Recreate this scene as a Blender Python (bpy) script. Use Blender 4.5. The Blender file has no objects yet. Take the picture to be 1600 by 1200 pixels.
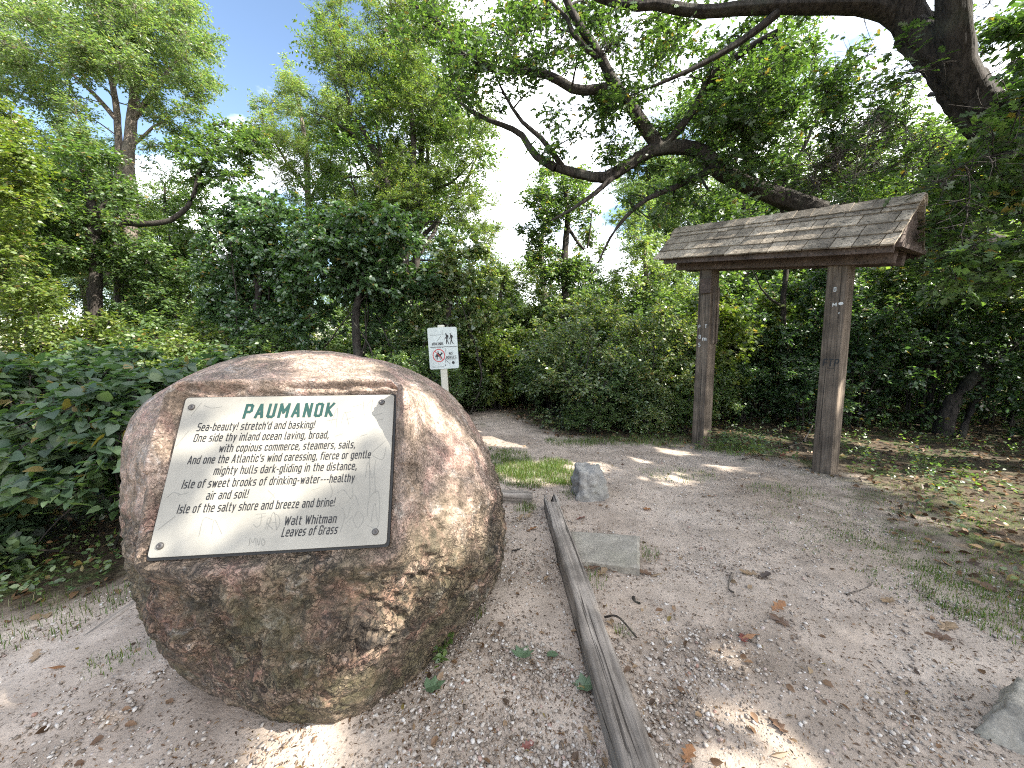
import bpy, math, random
import numpy as np
from mathutils import Vector, noise as mnoise

# ------------------------------------------------------------------ camera, sky, sun, exposure
SC = bpy.context.scene
COL = SC.collection
F, PITCH, EYE = 610.0, math.radians(5.8), 1.55
cam_d = bpy.data.cameras.new('camera')
cam_d.sensor_width = 36.0
cam_d.lens = 36.0 * F / 1600.0
cam_d.clip_start, cam_d.clip_end = 0.05, 600.0
cam = bpy.data.objects.new('camera', cam_d)
COL.objects.link(cam)
cam.location = (0, 0, EYE)
cam.rotation_euler = (math.pi/2 - PITCH, 0, 0)
SC.camera = cam

SUN_EL, SUN_AZ = math.radians(39), math.radians(110)     # azimuth clockwise from +Y (the camera looks along +Y)
SUN = np.array([math.sin(SUN_AZ)*math.cos(SUN_EL), math.cos(SUN_AZ)*math.cos(SUN_EL), math.sin(SUN_EL)])
world = bpy.data.worlds.new('World')
SC.world = world
world.use_nodes = True
wn = world.node_tree
wn.nodes.clear()
def wnode(t, **kw):
    n = wn.nodes.new(t)
    for k, v in kw.items(): setattr(n, k, v)
    return n
sky = wnode('ShaderNodeTexSky', sky_type='NISHITA', sun_disc=False)
sky.sun_elevation, sky.sun_rotation = SUN_EL, SUN_AZ
sky.air_density, sky.dust_density, sky.ozone_density = 1.0, 0.4, 0.7
tc = wnode('ShaderNodeTexCoord')
mp = wnode('ShaderNodeMapping'); mp.inputs['Scale'].default_value = (1.0, 1.0, 1.9)
mp.inputs['Location'].default_value = (0.35, 0.1, 0.0)
nz = wnode('ShaderNodeTexNoise'); nz.inputs['Scale'].default_value = 2.1; nz.inputs['Detail'].default_value = 7; nz.inputs['Roughness'].default_value = 0.55
rp = wnode('ShaderNodeValToRGB'); rp.color_ramp.elements[0].position = 0.42; rp.color_ramp.elements[1].position = 0.56
sxyz = wnode('ShaderNodeSeparateXYZ')
bias = wnode('ShaderNodeMath', operation='MULTIPLY_ADD'); bias.inputs[1].default_value = 1.0                # cloudier towards +X
gain = wnode('ShaderNodeMath', operation='MULTIPLY'); gain.inputs[1].default_value = 0.22
mx = wnode('ShaderNodeMixRGB'); mx.inputs[2].default_value = (13.0, 13.2, 13.6, 1)     # sunlit cloud
bg = wnode('ShaderNodeBackground'); bg.inputs['Strength'].default_value = 0.098
wo = wnode('ShaderNodeOutputWorld')
L = wn.links.new
L(tc.outputs['Generated'], mp.inputs['Vector']); L(mp.outputs[0], nz.inputs['Vector']); L(nz.outputs['Fac'], bias.inputs[0])
L(tc.outputs['Generated'], sxyz.inputs[0]); L(sxyz.outputs[0], gain.inputs[0]); L(gain.outputs[0], bias.inputs[2]); L(bias.outputs[0], rp.inputs[0])
L(rp.outputs[0], mx.inputs[0]); L(sky.outputs[0], mx.inputs[1]); L(mx.outputs[0], bg.inputs['Color']); L(bg.outputs[0], wo.inputs['Surface'])

sun_d = bpy.data.lights.new('sun', 'SUN')
sun_d.energy, sun_d.angle, sun_d.color = 5.0, math.radians(0.53), (1.0, 0.945, 0.84)
sun_o = bpy.data.objects.new('sun', sun_d)
COL.objects.link(sun_o)
sun_o.rotation_euler = Vector(SUN).to_track_quat('Z', 'Y').to_euler()

SC.view_settings.view_transform = 'Standard'
SC.view_settings.look = 'None'
SC.view_settings.exposure = 1.78
SC.view_settings.gamma = 1.0
SC.render.engine = 'CYCLES'
cy = SC.cycles
cy.max_bounces, cy.diffuse_bounces, cy.glossy_bounces, cy.transmission_bounces = 4, 2, 2, 3
cy.transparent_max_bounces = 4
cy.caustics_reflective = cy.caustics_refractive = False
cy.sample_clamp_indirect = 8.0
cy.use_denoising = False
cy.filter_width = 1.1

# ------------------------------------------------------------------ helpers
rng = np.random.default_rng(7)
CP, SP = math.cos(PITCH), math.sin(PITCH)
def ray(x, y):                                   # photo pixel (1600 x 1200) -> direction in the world
    a, b = (x - 800)/F, (600 - y)/F
    return np.array([a, CP + b*SP, -SP + b*CP])
def G(x, y, z=0.0):                              # the ground point a pixel looks at
    r = ray(x, y)
    return np.array([0, 0, EYE]) + r*((z - EYE)/r[2])
def at(x, y, Y):                                 # the point a pixel looks at, Y metres ahead
    r = ray(x, y)
    return np.array([0, 0, EYE]) + r*(Y/r[1])
def proj(p):
    p = np.asarray(p, float); z = p[..., 2] - EYE
    d = p[..., 1]*CP - z*SP
    u = p[..., 1]*SP + z*CP
    return np.stack([800 + F*p[..., 0]/d, 600 - F*u/d], -1)
def nrm(v):
    v = np.asarray(v, float)
    return v/np.maximum(np.linalg.norm(v, axis=-1, keepdims=True), 1e-9)

def link(name, me, parent=None, loc=None):
    o = bpy.data.objects.new(name, me)
    COL.objects.link(o)
    if parent is not None: o.parent = parent
    if loc is not None: o.location = tuple(float(c) for c in loc)
    return o
def tag(o, label=None, cat=None, group=None, kind=None):
    if label: o['label'] = label
    if cat: o['category'] = cat
    if group: o['group'] = group
    if kind: o['kind'] = kind
    return o
def thing(name, label, cat, loc=(0, 0, 0), rz=0.0, group=None):
    o = link(name, None, None, loc)
    o.rotation_euler = (0, 0, rz)
    o.empty_display_size = 0.1
    return tag(o, label, cat, group)
def npmesh(name, V, faces_tri=None, faces_quad=None, mat=None, smooth=False):
    V = np.ascontiguousarray(V, dtype=np.float32)
    me = bpy.data.meshes.new(name)
    me.vertices.add(len(V)); me.vertices.foreach_set('co', V.ravel())
    idx, starts, n = [], [], 0
    if faces_tri is not None and len(faces_tri):
        ft = np.asarray(faces_tri, np.int32); idx.append(ft.ravel()); starts.append(np.arange(len(ft))*3); n = ft.size
    if faces_quad is not None and len(faces_quad):
        fq = np.asarray(faces_quad, np.int32); idx.append(fq.ravel()); starts.append(n + np.arange(len(fq))*4)
    idx = np.concatenate(idx).astype(np.int32); starts = np.concatenate(starts).astype(np.int32)
    me.loops.add(len(idx)); me.loops.foreach_set('vertex_index', idx)
    me.polygons.add(len(starts)); me.polygons.foreach_set('loop_start', starts)
    me.update(calc_edges=True); me.validate()
    if smooth: me.polygons.foreach_set('use_smooth', np.ones(len(me.polygons), bool))
    if mat: me.materials.append(mat)
    return me
class MB:                                        # collects shapes for ONE mesh
    def __init__(s): s.v, s.f = [], []
    def add(s, V, Fc):
        b = len(s.v); s.v += [tuple(map(float, p)) for p in V]; s.f += [tuple(i + b for i in f) for f in Fc]
    def frame_box(s, c, ax, ay, az, hx, hy, hz, bev=0.0):
        c, ax, ay, az = map(np.asarray, (c, ax, ay, az))
        if bev <= 0:
            V = [c + ax*hx*i + ay*hy*j + az*hz*k for i in (-1, 1) for j in (-1, 1) for k in (-1, 1)]
            s.add(V, [(0, 1, 3, 2), (4, 6, 7, 5), (0, 4, 5, 1), (2, 3, 7, 6), (0, 2, 6, 4), (1, 5, 7, 3)])
        else:
            o = [(-hx+bev, -hy), (hx-bev, -hy), (hx, -hy+bev), (hx, hy-bev), (hx-bev, hy), (-hx+bev, hy), (-hx, hy-bev), (-hx, -hy+bev)]
            i_ = [(a*(1-bev/hx), b*(1-bev/hy)) for a, b in o]
            V = []
            for z, ring in ((-hz, i_), (-hz+bev, o), (hz-bev, o), (hz, i_)):
                V += [c + ax*a + ay*b + az*z for a, b in ring]
            Fc = [tuple(range(7, -1, -1)), tuple(range(24, 32))]
            for r in range(3):
                for q in range(8): Fc.append((r*8+q, r*8+(q+1) % 8, (r+1)*8+(q+1) % 8, (r+1)*8+q))
            s.add(V, Fc)
    def tube(s, pts, rad, k=6):
        V, Fc = tube_arrays(np.asarray(pts, float), np.asarray(rad, float), k); s.add(V, [tuple(f) for f in Fc])
    def build(s, name, m=None, parent=None, smooth=False, loc=None):
        me = bpy.data.meshes.new(name); me.from_pydata(s.v, [], s.f); me.validate(); me.update()
        if m: me.materials.append(m)
        if smooth: me.polygons.foreach_set('use_smooth', np.ones(len(me.polygons), bool))
        return link(name, me, parent, loc)
def tube_arrays(P, R, k=6):
    n = len(P)
    T = np.gradient(P, axis=0); T = nrm(T)
    ref = np.tile(np.array([0.31, 0.17, 0.93]), (n, 1)); bad = np.abs((T*ref).sum(1)) > 0.95
    ref[bad] = (1, 0, 0)
    A = nrm(np.cross(T, ref)); B = np.cross(T, A)
    a = np.arange(k)*2*np.pi/k
    V = P[:, None, :] + R[:, None, None]*(A[:, None, :]*np.cos(a)[None, :, None] + B[:, None, :]*np.sin(a)[None, :, None])
    V = V.reshape(-1, 3)
    i = np.arange(n-1)[:, None]*k; j = np.arange(k)[None, :]; j2 = (j+1) % k
    Q = np.stack([i+j, i+j2, i+k+j2, i+k+j], -1).reshape(-1, 4)
    return V, Q
def spline(pts, n):                              # Catmull-Rom through pts
    P = np.asarray(pts, float)
    if len(P) < 3:
        t = np.linspace(0, 1, n)[:, None]; return P[0]*(1-t) + P[-1]*t
    E = np.vstack([2*P[0]-P[1], P, 2*P[-1]-P[-2]])
    u = np.linspace(0, len(P)-1-1e-6, n); i = u.astype(int); t = (u-i)[:, None]
    p0, p1, p2, p3 = E[i], E[i+1], E[i+2], E[i+3]
    return 0.5*((2*p1) + (-p0+p2)*t + (2*p0-5*p1+4*p2-p3)*t*t + (-p0+3*p1-3*p2+p3)*t**3)

# ------------------------------------------------------------------ materials
class M:
    def __init__(s, name):
        s.m = bpy.data.materials.new(name); s.m.use_nodes = True
        s.nt = s.m.node_tree; s.nt.nodes.clear()
        s.out = s.n('ShaderNodeOutputMaterial')
    def n(s, t, **kw):
        nd = s.nt.nodes.new(t)
        for k, v in kw.items():
            if hasattr(nd, k): setattr(nd, k, v)
            else: nd.inputs[k].default_value = v
        return nd
    def l(s, a, b): s.nt.links.new(a, b)
    def co(s, scale=(1, 1, 1), what='Object'):
        t = s.n('ShaderNodeTexCoord'); m = s.n('ShaderNodeMapping'); m.inputs['Scale'].default_value = scale
        s.l(t.outputs[what], m.inputs[0]); return m.outputs[0]
    def noise(s, vec, scale, detail=5, rough=0.55, dist=0.0):
        t = s.n('ShaderNodeTexNoise'); t.inputs['Scale'].default_value = scale; t.inputs['Detail'].default_value = detail
        t.inputs['Roughness'].default_value = rough; t.inputs['Distortion'].default_value = dist
        s.l(vec, t.inputs['Vector']); return t
    def vor(s, vec, scale, feature='F1', rand=1.0):
        t = s.n('ShaderNodeTexVoronoi'); t.feature = feature; t.inputs['Scale'].default_value = scale; t.inputs['Randomness'].default_value = rand
        s.l(vec, t.inputs['Vector']); return t
    def ramp(s, fac, stops, interp='LINEAR'):
        r = s.n('ShaderNodeValToRGB'); r.color_ramp.interpolation = interp
        e = r.color_ramp.elements
        while len(e) > len(stops): e.remove(e[-1])
        while len(e) < len(stops): e.new(0.5)
        for q, (p, c) in zip(e, stops):
            q.position = p; q.color = (c, c, c, 1) if isinstance(c, (int, float)) else (*c, 1)
        s.l(fac, r.inputs[0]); return r.outputs[0]
    def mix(s, fac, a, b, mode='MIX'):
        x = s.n('ShaderNodeMixRGB'); x.blend_type = mode
        for sock, v in ((x.inputs[0], fac), (x.inputs[1], a), (x.inputs[2], b)):
            if isinstance(v, (int, float)): sock.default_value = v if sock.type == 'VALUE' else (v, v, v, 1)
            elif isinstance(v, tuple): sock.default_value = (*v, 1)
            else: s.l(v, sock)
        return x.outputs[0]
    def math(s, op, a, b=0.0, clamp=False):
        x = s.n('ShaderNodeMath'); x.operation = op; x.use_clamp = clamp
        for sock, v in ((x.inputs[0], a), (x.inputs[1], b)):
            if isinstance(v, (int, float)): sock.default_value = v
            else: s.l(v, sock)
        return x.outputs[0]
    def bump(s, h, strength=0.5, dist=0.02, prev=None):
        b = s.n('ShaderNodeBump'); b.inputs['Strength'].default_value = strength; b.inputs['Distance'].default_value = dist
        s.l(h, b.inputs['Height'])
        if prev is not None: s.l(prev, b.inputs['Normal'])
        return b.outputs[0]
    def finish(s, col, rough=0.8, normal=None, spec=0.4):
        p = s.n('ShaderNodeBsdfPrincipled')
        for key, v in (('Base Color', col), ('Roughness', rough), ('Specular IOR Level', spec)):
            if isinstance(v, (int, float)): p.inputs[key].default_value = v
            elif isinstance(v, tuple): p.inputs[key].default_value = (*v, 1)
            else: s.l(v, p.inputs[key])
        if normal is not None: s.l(normal, p.inputs['Normal'])
        s.l(p.outputs[0], s.out.inputs[0]); return s.m

def mat_ground():
    m = M('sandy_gravel'); v = m.co()
    at_ = m.n('ShaderNodeAttribute'); at_.attribute_name = 'trodden'
    big = m.noise(v, 0.9, 4); mid = m.noise(v, 6, 6, 0.6); fine = m.noise(v, 60, 4, 0.6)
    sand = m.ramp(big.outputs['Fac'], [(0.3, (0.25, 0.20, 0.16)), (0.55, (0.38, 0.315, 0.262)), (0.75, (0.455, 0.385, 0.325))])
    sand = m.mix(0.55, sand, m.ramp(mid.outputs['Fac'], [(0.3, 0.32), (0.7, 0.74)]), 'OVERLAY')
    vo = m.vor(v, 85)                                              # stones pressed into the sand
    peb = m.ramp(vo.outputs['Distance'], [(0.0, 1), (0.28, 1), (0.4, 0)])
    sel = m.ramp(m.noise(v, 7, 3).outputs['Fac'], [(0.42, 0.08), (0.62, 0.85)])
    pc = m.n('ShaderNodeSeparateColor'); m.l(vo.outputs['Color'], pc.inputs[0])
    pcol = m.ramp(pc.outputs[0], [(0, (0.15, 0.115, 0.09)), (0.3, (0.28, 0.23, 0.19)), (0.65, (0.38, 0.33, 0.285)), (1, (0.54, 0.50, 0.46))])
    pick = m.math('GREATER_THAN', pc.outputs[1], 0.45)
    pm = m.math('MULTIPLY', m.math('MULTIPLY', peb, sel), pick)
    sand = m.mix(pm, sand, pcol)
    dk = m.vor(v, 48); dks = m.n('ShaderNodeSeparateColor'); m.l(dk.outputs['Color'], dks.inputs[0])
    dkm = m.math('MULTIPLY', m.ramp(dk.outputs['Distance'], [(0.12, 1), (0.3, 0)]), m.math('GREATER_THAN', dks.outputs[0], 0.62))
    sand = m.mix(m.math('MULTIPLY', dkm, 0.75), sand, (0.05, 0.04, 0.032))       # crumbs of bark and leaf
    soil = m.ramp(mid.outputs['Fac'], [(0.3, (0.035, 0.028, 0.02)), (0.55, (0.085, 0.065, 0.045)), (0.75, (0.15, 0.115, 0.08))])
    gr = m.ramp(m.noise(v, 2.5, 5).outputs['Fac'], [(0.48, 0), (0.62, 0.7)])
    soil = m.mix(gr, soil, (0.06, 0.085, 0.025))
    soil = m.mix(0.8, soil, m.ramp(fine.outputs['Fac'], [(0.35, 0.15), (0.5, 0.5), (0.65, 0.88)]), 'OVERLAY')
    soil = m.mix(m.math('MULTIPLY', dkm, 0.6), soil, (0.16, 0.11, 0.07))
    fac = m.math('ADD', at_.outputs['Fac'], m.math('MULTIPLY', m.math('SUBTRACT', m.noise(v, 3.2, 6, 0.65).outputs['Fac'], 0.5), 1.3))
    fac = m.ramp(fac, [(0.22, 0), (0.78, 1)])
    col = m.mix(fac, soil, sand)
    h = m.math('ADD', m.math('MULTIPLY', pm, 0.6), m.math('ADD', m.math('MULTIPLY', mid.outputs['Fac'], 1.6), m.math('MULTIPLY', fine.outputs['Fac'], 0.5)))
    return m.finish(col, 0.95, m.bump(h, 0.7, 0.012), 0.2)

def mat_boulder():
    m = M('pink_granite'); v = m.co()
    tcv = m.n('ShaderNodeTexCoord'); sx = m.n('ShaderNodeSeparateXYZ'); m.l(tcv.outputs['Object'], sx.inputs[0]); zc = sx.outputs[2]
    mid = m.noise(v, 8, 8, 0.66, 0.5); fine = m.noise(v, 50, 6, 0.7); med = m.noise(v, 19, 7, 0.68, 0.7)
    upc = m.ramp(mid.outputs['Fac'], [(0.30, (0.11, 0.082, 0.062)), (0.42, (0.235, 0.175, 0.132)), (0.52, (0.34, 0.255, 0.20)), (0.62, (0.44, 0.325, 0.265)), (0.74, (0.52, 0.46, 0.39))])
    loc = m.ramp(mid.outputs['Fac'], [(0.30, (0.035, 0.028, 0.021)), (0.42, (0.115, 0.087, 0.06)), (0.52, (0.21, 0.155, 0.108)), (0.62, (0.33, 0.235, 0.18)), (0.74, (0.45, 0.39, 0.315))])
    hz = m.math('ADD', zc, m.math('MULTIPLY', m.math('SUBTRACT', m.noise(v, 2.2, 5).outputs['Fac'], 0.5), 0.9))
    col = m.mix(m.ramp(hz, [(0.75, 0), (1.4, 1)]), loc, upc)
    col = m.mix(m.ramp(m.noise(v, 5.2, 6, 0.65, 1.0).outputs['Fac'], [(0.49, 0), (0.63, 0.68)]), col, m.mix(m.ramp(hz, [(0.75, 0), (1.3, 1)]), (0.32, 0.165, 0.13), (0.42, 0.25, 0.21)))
    col = m.mix(m.ramp(m.noise(m.co((1, 1, 1)), 9.5, 6, 0.7, 0.6).outputs['Fac'], [(0.56, 0), (0.68, 0.6)]), col, (0.40, 0.385, 0.37))
    sp = m.vor(v, 150); ss = m.n('ShaderNodeSeparateColor'); m.l(sp.outputs['Color'], ss.inputs[0])
    col = m.mix(0.6, col, m.ramp(ss.outputs[0], [(0, 0.12), (0.25, 0.4), (0.6, 0.55), (1, 0.85)]), 'OVERLAY')
    col = m.mix(0.55, col, m.ramp(med.outputs['Fac'], [(0.34, 0.10), (0.5, 0.5), (0.66, 0.9)]), 'OVERLAY')
    st = m.noise(m.co((6, 6, 1.0)), 1.7, 6, 0.65, 0.6)
    stm = m.math('MULTIPLY', m.ramp(st.outputs['Fac'], [(0.45, 0), (0.56, 0.9)]), m.ramp(zc, [(0.05, 0.3), (0.45, 1.0), (0.8, 0.9), (0.95, 0.1)]))
    stm = m.math('MULTIPLY', stm, m.ramp(med.outputs['Fac'], [(0.35, 1), (0.62, 0.25)]))
    col = m.mix(stm, col, (0.035, 0.031, 0.028))
    ms = m.math('MULTIPLY', m.ramp(m.noise(v, 2.4, 7, 0.7).outputs['Fac'], [(0.43, 0), (0.6, 0.75)]), m.ramp(zc, [(0.0, 1), (0.6, 0.7), (1.05, 0.1)]))
    col = m.mix(ms, col, m.mix(fine.outputs['Fac'], (0.075, 0.07, 0.028), (0.15, 0.135, 0.06)))   # algae and lichen
    def crack(scale, lo, hi, dist):
        n = m.noise(v, scale, 5, 0.6, dist)
        return m.ramp(m.math('ABSOLUTE', m.math('SUBTRACT', n.outputs['Fac'], 0.5)), [(lo, 1), (hi, 0)])
    rough_zone = m.ramp(hz, [(0.75, 1), (1.25, 0.16)])
    c1 = m.math('MULTIPLY', crack(9, 0.0, 0.022, 0.9), rough_zone); c2 = m.math('MULTIPLY', crack(24, 0.0, 0.035, 0.6), m.math('MULTIPLY', rough_zone, 0.75))
    cr = m.math('MAXIMUM', c1, c2)
    cr = m.math('MULTIPLY', cr, m.ramp(m.noise(v, 4, 4).outputs['Fac'], [(0.38, 0.15), (0.58, 1)]))
    col = m.mix(m.math('MULTIPLY', cr, 0.85), col, (0.025, 0.021, 0.018))
    h = m.math('SUBTRACT', m.math('ADD', m.math('MULTIPLY', med.outputs['Fac'], 1.3), m.math('MULTIPLY', fine.outputs['Fac'], 0.45)), m.math('MULTIPLY', cr, 0.9))
    return m.finish(col, m.ramp(fine.outputs['Fac'], [(0.3, 0.5), (0.7, 0.85)]), m.bump(h, 1.0, 0.028), 0.45)

def mat_stone(name, c0, c1, scale=9, moss=0.3):
    m = M(name); v = m.co()
    a = m.noise(v, scale, 7, 0.65, 0.3); b = m.noise(v, scale*9, 5, 0.7)
    col = m.ramp(a.outputs['Fac'], [(0.3, c0), (0.7, c1)])
    col = m.mix(0.5, col, m.ramp(b.outputs['Fac'], [(0.3, 0.25), (0.7, 0.8)]), 'OVERLAY')
    col = m.mix(m.ramp(m.noise(v, scale*.5, 5).outputs['Fac'], [(0.5, 0), (0.66, moss)]), col, (0.11, 0.105, 0.06))
    return m.finish(col, 0.85, m.bump(m.math('ADD', a.outputs['Fac'], m.math('MULTIPLY', b.outputs['Fac'], 0.4)), 0.7, 0.015), 0.35)

def mat_wood(name, c0, c1, c2, axis='z', scale=1.0, rough=0.8, island=0.0):
    m = M(name)
    sc = {'x': (1.3, 30, 30), 'y': (30, 1.3, 30), 'z': (30, 30, 1.3)}[axis]
    v = m.co(tuple(q*scale for q in sc)); w = m.co()
    g = m.noise(v, 1.0, 6, 0.62, 1.2); b = m.noise(w, 4, 5)
    col = m.ramp(g.outputs['Fac'], [(0.25, c0), (0.5, c1), (0.75, c2)])
    col = m.mix(0.7, col, m.ramp(b.outputs['Fac'], [(0.32, 0.2), (0.68, 0.8)]), 'OVERLAY')
    ck = m.noise(m.co(tuple(q*scale*(2.2 if q > 5 else 0.5) for q in sc)), 1.0, 3, 0.5, 0.6)
    ckm = m.ramp(ck.outputs['Fac'], [(0.33, 1), (0.39, 0)])
    col = m.mix(m.math('MULTIPLY', ckm, 0.85), col, (0.025, 0.02, 0.016))
    if island:
        gi = m.n('ShaderNodeNewGeometry')
        col = m.mix(island, col, m.ramp(gi.outputs['Random Per Island'], [(0, 0.28), (0.5, 0.52), (1, 0.76)]), 'OVERLAY')
    h = m.math('SUBTRACT', g.outputs['Fac'], m.math('MULTIPLY', ckm, 0.8))
    return m.finish(col, rough, m.bump(h, 0.6, 0.008), 0.3)

def mat_plain(name, col, rough=0.6, spec=0.4, var=0.25, scale=20):
    m = M(name); v = m.co()
    a = m.noise(v, scale, 5, 0.6)
    c = m.mix(var, col, m.ramp(a.outputs['Fac'], [(0.3, 0.25), (0.7, 0.75)]), 'OVERLAY')
    return m.finish(c, rough, m.bump(a.outputs['Fac'], 0.15, 0.003), spec)

def mat_bark(name, c0, c1):
    m = M(name); v = m.co((1, 1, 0.22))
    a = m.noise(v, 22, 6, 0.65, 0.8); b = m.noise(m.co(), 2.5, 5)
    col = m.ramp(a.outputs['Fac'], [(0.35, c0), (0.62, c1)])
    col = m.mix(m.ramp(b.outputs['Fac'], [(0.52, 0), (0.7, 0.5)]), col, (0.09, 0.093, 0.07))
    return m.finish(col, 0.9, m.bump(a.outputs['Fac'], 1.0, 0.03), 0.25)

def mat_leaf(name, cols, trans=(1.65, 1.75, 0.7), gloss=0.06, tfac=0.47, rough=0.48, obj=0.0):
    m = M(name)
    gi = m.n('ShaderNodeNewGeometry')
    col = m.ramp(gi.outputs['Random Per Island'], [(i/(len(cols)-1), c) for i, c in enumerate(cols)])
    col = m.mix(m.math('GREATER_THAN', gi.outputs['Random Per Island'], 0.972), col, (0.20, 0.15, 0.045))   # a turning leaf here and there
    cl = m.noise(m.co(), 0.55, 3)                                  # whole sprays of a crown differ in colour
    col = m.mix(0.6, col, m.ramp(cl.outputs['Fac'], [(0.3, (0.34, 0.37, 0.38)), (0.7, (0.66, 0.62, 0.52))]), 'OVERLAY')
    if obj:
        oi = m.n('ShaderNodeObjectInfo')
        col = m.mix(obj, col, m.ramp(oi.outputs['Random'], [(0, (0.38, 0.41, 0.42)), (0.5, 0.5), (1, (0.64, 0.61, 0.47))]), 'OVERLAY')
    d = m.n('ShaderNodeBsdfDiffuse'); m.l(col, d.inputs[0])
    t = m.n('ShaderNodeBsdfTranslucent'); m.l(m.mix(1.0, col, trans, 'MULTIPLY'), t.inputs[0])
    s = m.n('ShaderNodeMixShader'); s.inputs[0].default_value = tfac; m.l(d.outputs[0], s.inputs[1]); m.l(t.outputs[0], s.inputs[2])
    g = m.n('ShaderNodeBsdfGlossy'); g.inputs['Roughness'].default_value = rough; g.inputs[0].default_value = (1, 1, 1, 1)
    s2 = m.n('ShaderNodeMixShader'); s2.inputs[0].default_value = gloss; m.l(s.outputs[0], s2.inputs[1]); m.l(g.outputs[0], s2.inputs[2])
    m.l(s2.outputs[0], m.out.inputs[0]); return m.m

MAT = dict(
    ground=mat_ground(), boulder=mat_boulder(),
    stone=mat_stone('grey_stone', (0.13, 0.125, 0.118), (0.34, 0.33, 0.31)),
    slab=mat_stone('slab_stone', (0.19, 0.172, 0.145), (0.33, 0.305, 0.26), 6),
    tie=mat_wood('weathered_timber', (0.07, 0.058, 0.048), (0.235, 0.205, 0.178), (0.36, 0.325, 0.285), 'y', 0.8, 0.9),
    tiex=mat_wood('weathered_timber_across', (0.07, 0.06, 0.05), (0.2, 0.18, 0.16), (0.32, 0.3, 0.27), 'x', 0.8, 0.9),
    post=mat_wood('stained_post', (0.035, 0.027, 0.020), (0.12, 0.093, 0.07), (0.215, 0.172, 0.132), 'z', 0.8),
    board=mat_wood('stained_board', (0.045, 0.032, 0.026), (0.10, 0.072, 0.058), (0.17, 0.13, 0.11), 'x', 0.8),
    shingle=mat_wood('cedar_shingle', (0.115, 0.094, 0.07), (0.27, 0.225, 0.172), (0.39, 0.33, 0.26), 'y', 1.1, 0.85, 0.7),
    alu=mat_plain('plaque_face', (0.265, 0.252, 0.22), 0.5, 0.4, 0.45, 4),
    rubber=mat_plain('plaque_backing', (0.012, 0.012, 0.012), 0.6),
    ink=mat_plain('black_ink', (0.012, 0.012, 0.013), 0.5, 0.4, 0.05),
    green=mat_plain('green_ink', (0.010, 0.042, 0.036), 0.5, 0.4, 0.05),
    scratch=mat_plain('scratch', (0.19, 0.185, 0.165), 0.5, 0.4, 0.1),
    bolt=mat_plain('bolt_steel', (0.06, 0.055, 0.052), 0.4, 0.6),
    sign=mat_plain('sign_white', (0.42, 0.465, 0.455), 0.45, 0.5, 0.2, 12),
    spost=mat_plain('post_white', (0.46, 0.45, 0.38), 0.6, 0.4, 0.3, 9),
    red=mat_plain('sign_red', (0.42, 0.06, 0.06), 0.5, 0.4, 0.15),
    white=mat_plain('white_paint', (0.62, 0.62, 0.6), 0.6, 0.4, 0.1),
    bark=mat_bark('dark_bark', (0.012, 0.010, 0.009), (0.062, 0.052, 0.045)),
    bark_grey=mat_bark('grey_bark', (0.05, 0.042, 0.036), (0.26, 0.215, 0.18)),
)
# ------------------------------------------------------------------ ground: one sheet to the horizon
def inside(poly, x, y):
    c = np.zeros_like(x, bool); n = len(poly); j = n-1
    for i in range(n):
        xi, yi = poly[i]; xj, yj = poly[j]
        hit = ((yi > y) != (yj > y)) & (x < (xj-xi)*(y-yi)/(yj-yi+1e-12) + xi)
        c ^= hit; j = i
    return c
TROD = [(-6, 0.6), (-3.3, 1.75), (-2.6, 2.4), (-2.3, 3.7), (-0.9, 5.2), (-0.75, 7.3), (-1.6, 9.2), (-0.6, 9.6), (0.35, 7.6), (0.75, 6.5), (1.9, 6.1),
        (2.9, 5.85), (3.7, 4.75), (3.9, 4.2), (3.6, 3.5), (3.15, 2.8), (3.1, 2.0), (3.5, 1.0), (6, -4), (-6, -4)]
def edge_dist(poly, x, y):
    d = np.full(x.shape, 1e9)
    for i in range(len(poly)):
        a = np.array(poly[i]); b = np.array(poly[(i+1) % len(poly)]); ab = b-a
        t = np.clip(((x-a[0])*ab[0] + (y-a[1])*ab[1])/(ab@ab), 0, 1)
        d = np.minimum(d, np.hypot(x-a[0]-t*ab[0], y-a[1]-t*ab[1]))
    return d
def trodden(x, y):
    d = edge_dist(TROD, x, y)*np.where(inside(TROD, x, y), 1, -1)
    return np.clip(0.5 + d/np.where(x > 2.2, 1.5, 0.9), 0, 1)
def fbm2(x, y, s, seed=0.0):
    out = np.empty(x.size); xr, yr = x.ravel()*s, y.ravel()*s
    for i in range(x.size): out[i] = mnoise.fractal((xr[i], yr[i], seed), 1.0, 2.0, 4)
    return out.reshape(x.shape)
def ground_z(x, y):
    x = np.asarray(x, float); y = np.asarray(y, float)
    return 0.012*np.sin(1.7*x + 0.6)*np.cos(1.3*y) + 0.010*np.sin(3.9*x - 2.1*y) + 0.006*np.sin(9*x + 5*y)*np.cos(7*y - 3*x) \
        + 0.05*np.exp(-(((x + 0.95)/1.25)**2 + ((y - 2.2)/1.25)**2)**2) \
        + 0.022*np.exp(-((np.sqrt(((x + 0.95)/.80)**2 + ((y - 2.2)/.82)**2) - 1)/.13)**2) \
        - 0.06*(1/(1 + np.exp(-(-2.5 - x)*6)))*(y > -50)
def axis(lo, hi, fine_lo, fine_hi, step, n_out):
    a = np.arange(fine_lo, fine_hi, step)
    l_ = fine_lo - (np.linspace(0, 1, n_out)[1:]**2.5)*(fine_lo-lo)
    h_ = fine_hi + (np.linspace(0, 1, n_out)**2.5)*(hi-fine_hi)
    return np.concatenate([l_[::-1], a, h_])
gx, gy = axis(-150, 150, -5, 7, 0.05, 40), axis(-60, 200, -1, 10, 0.05, 40)
X, Y = np.meshgrid(gx, gy)
near = np.exp(-np.maximum(0, np.hypot(X, Y)-9)*0.5)
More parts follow.
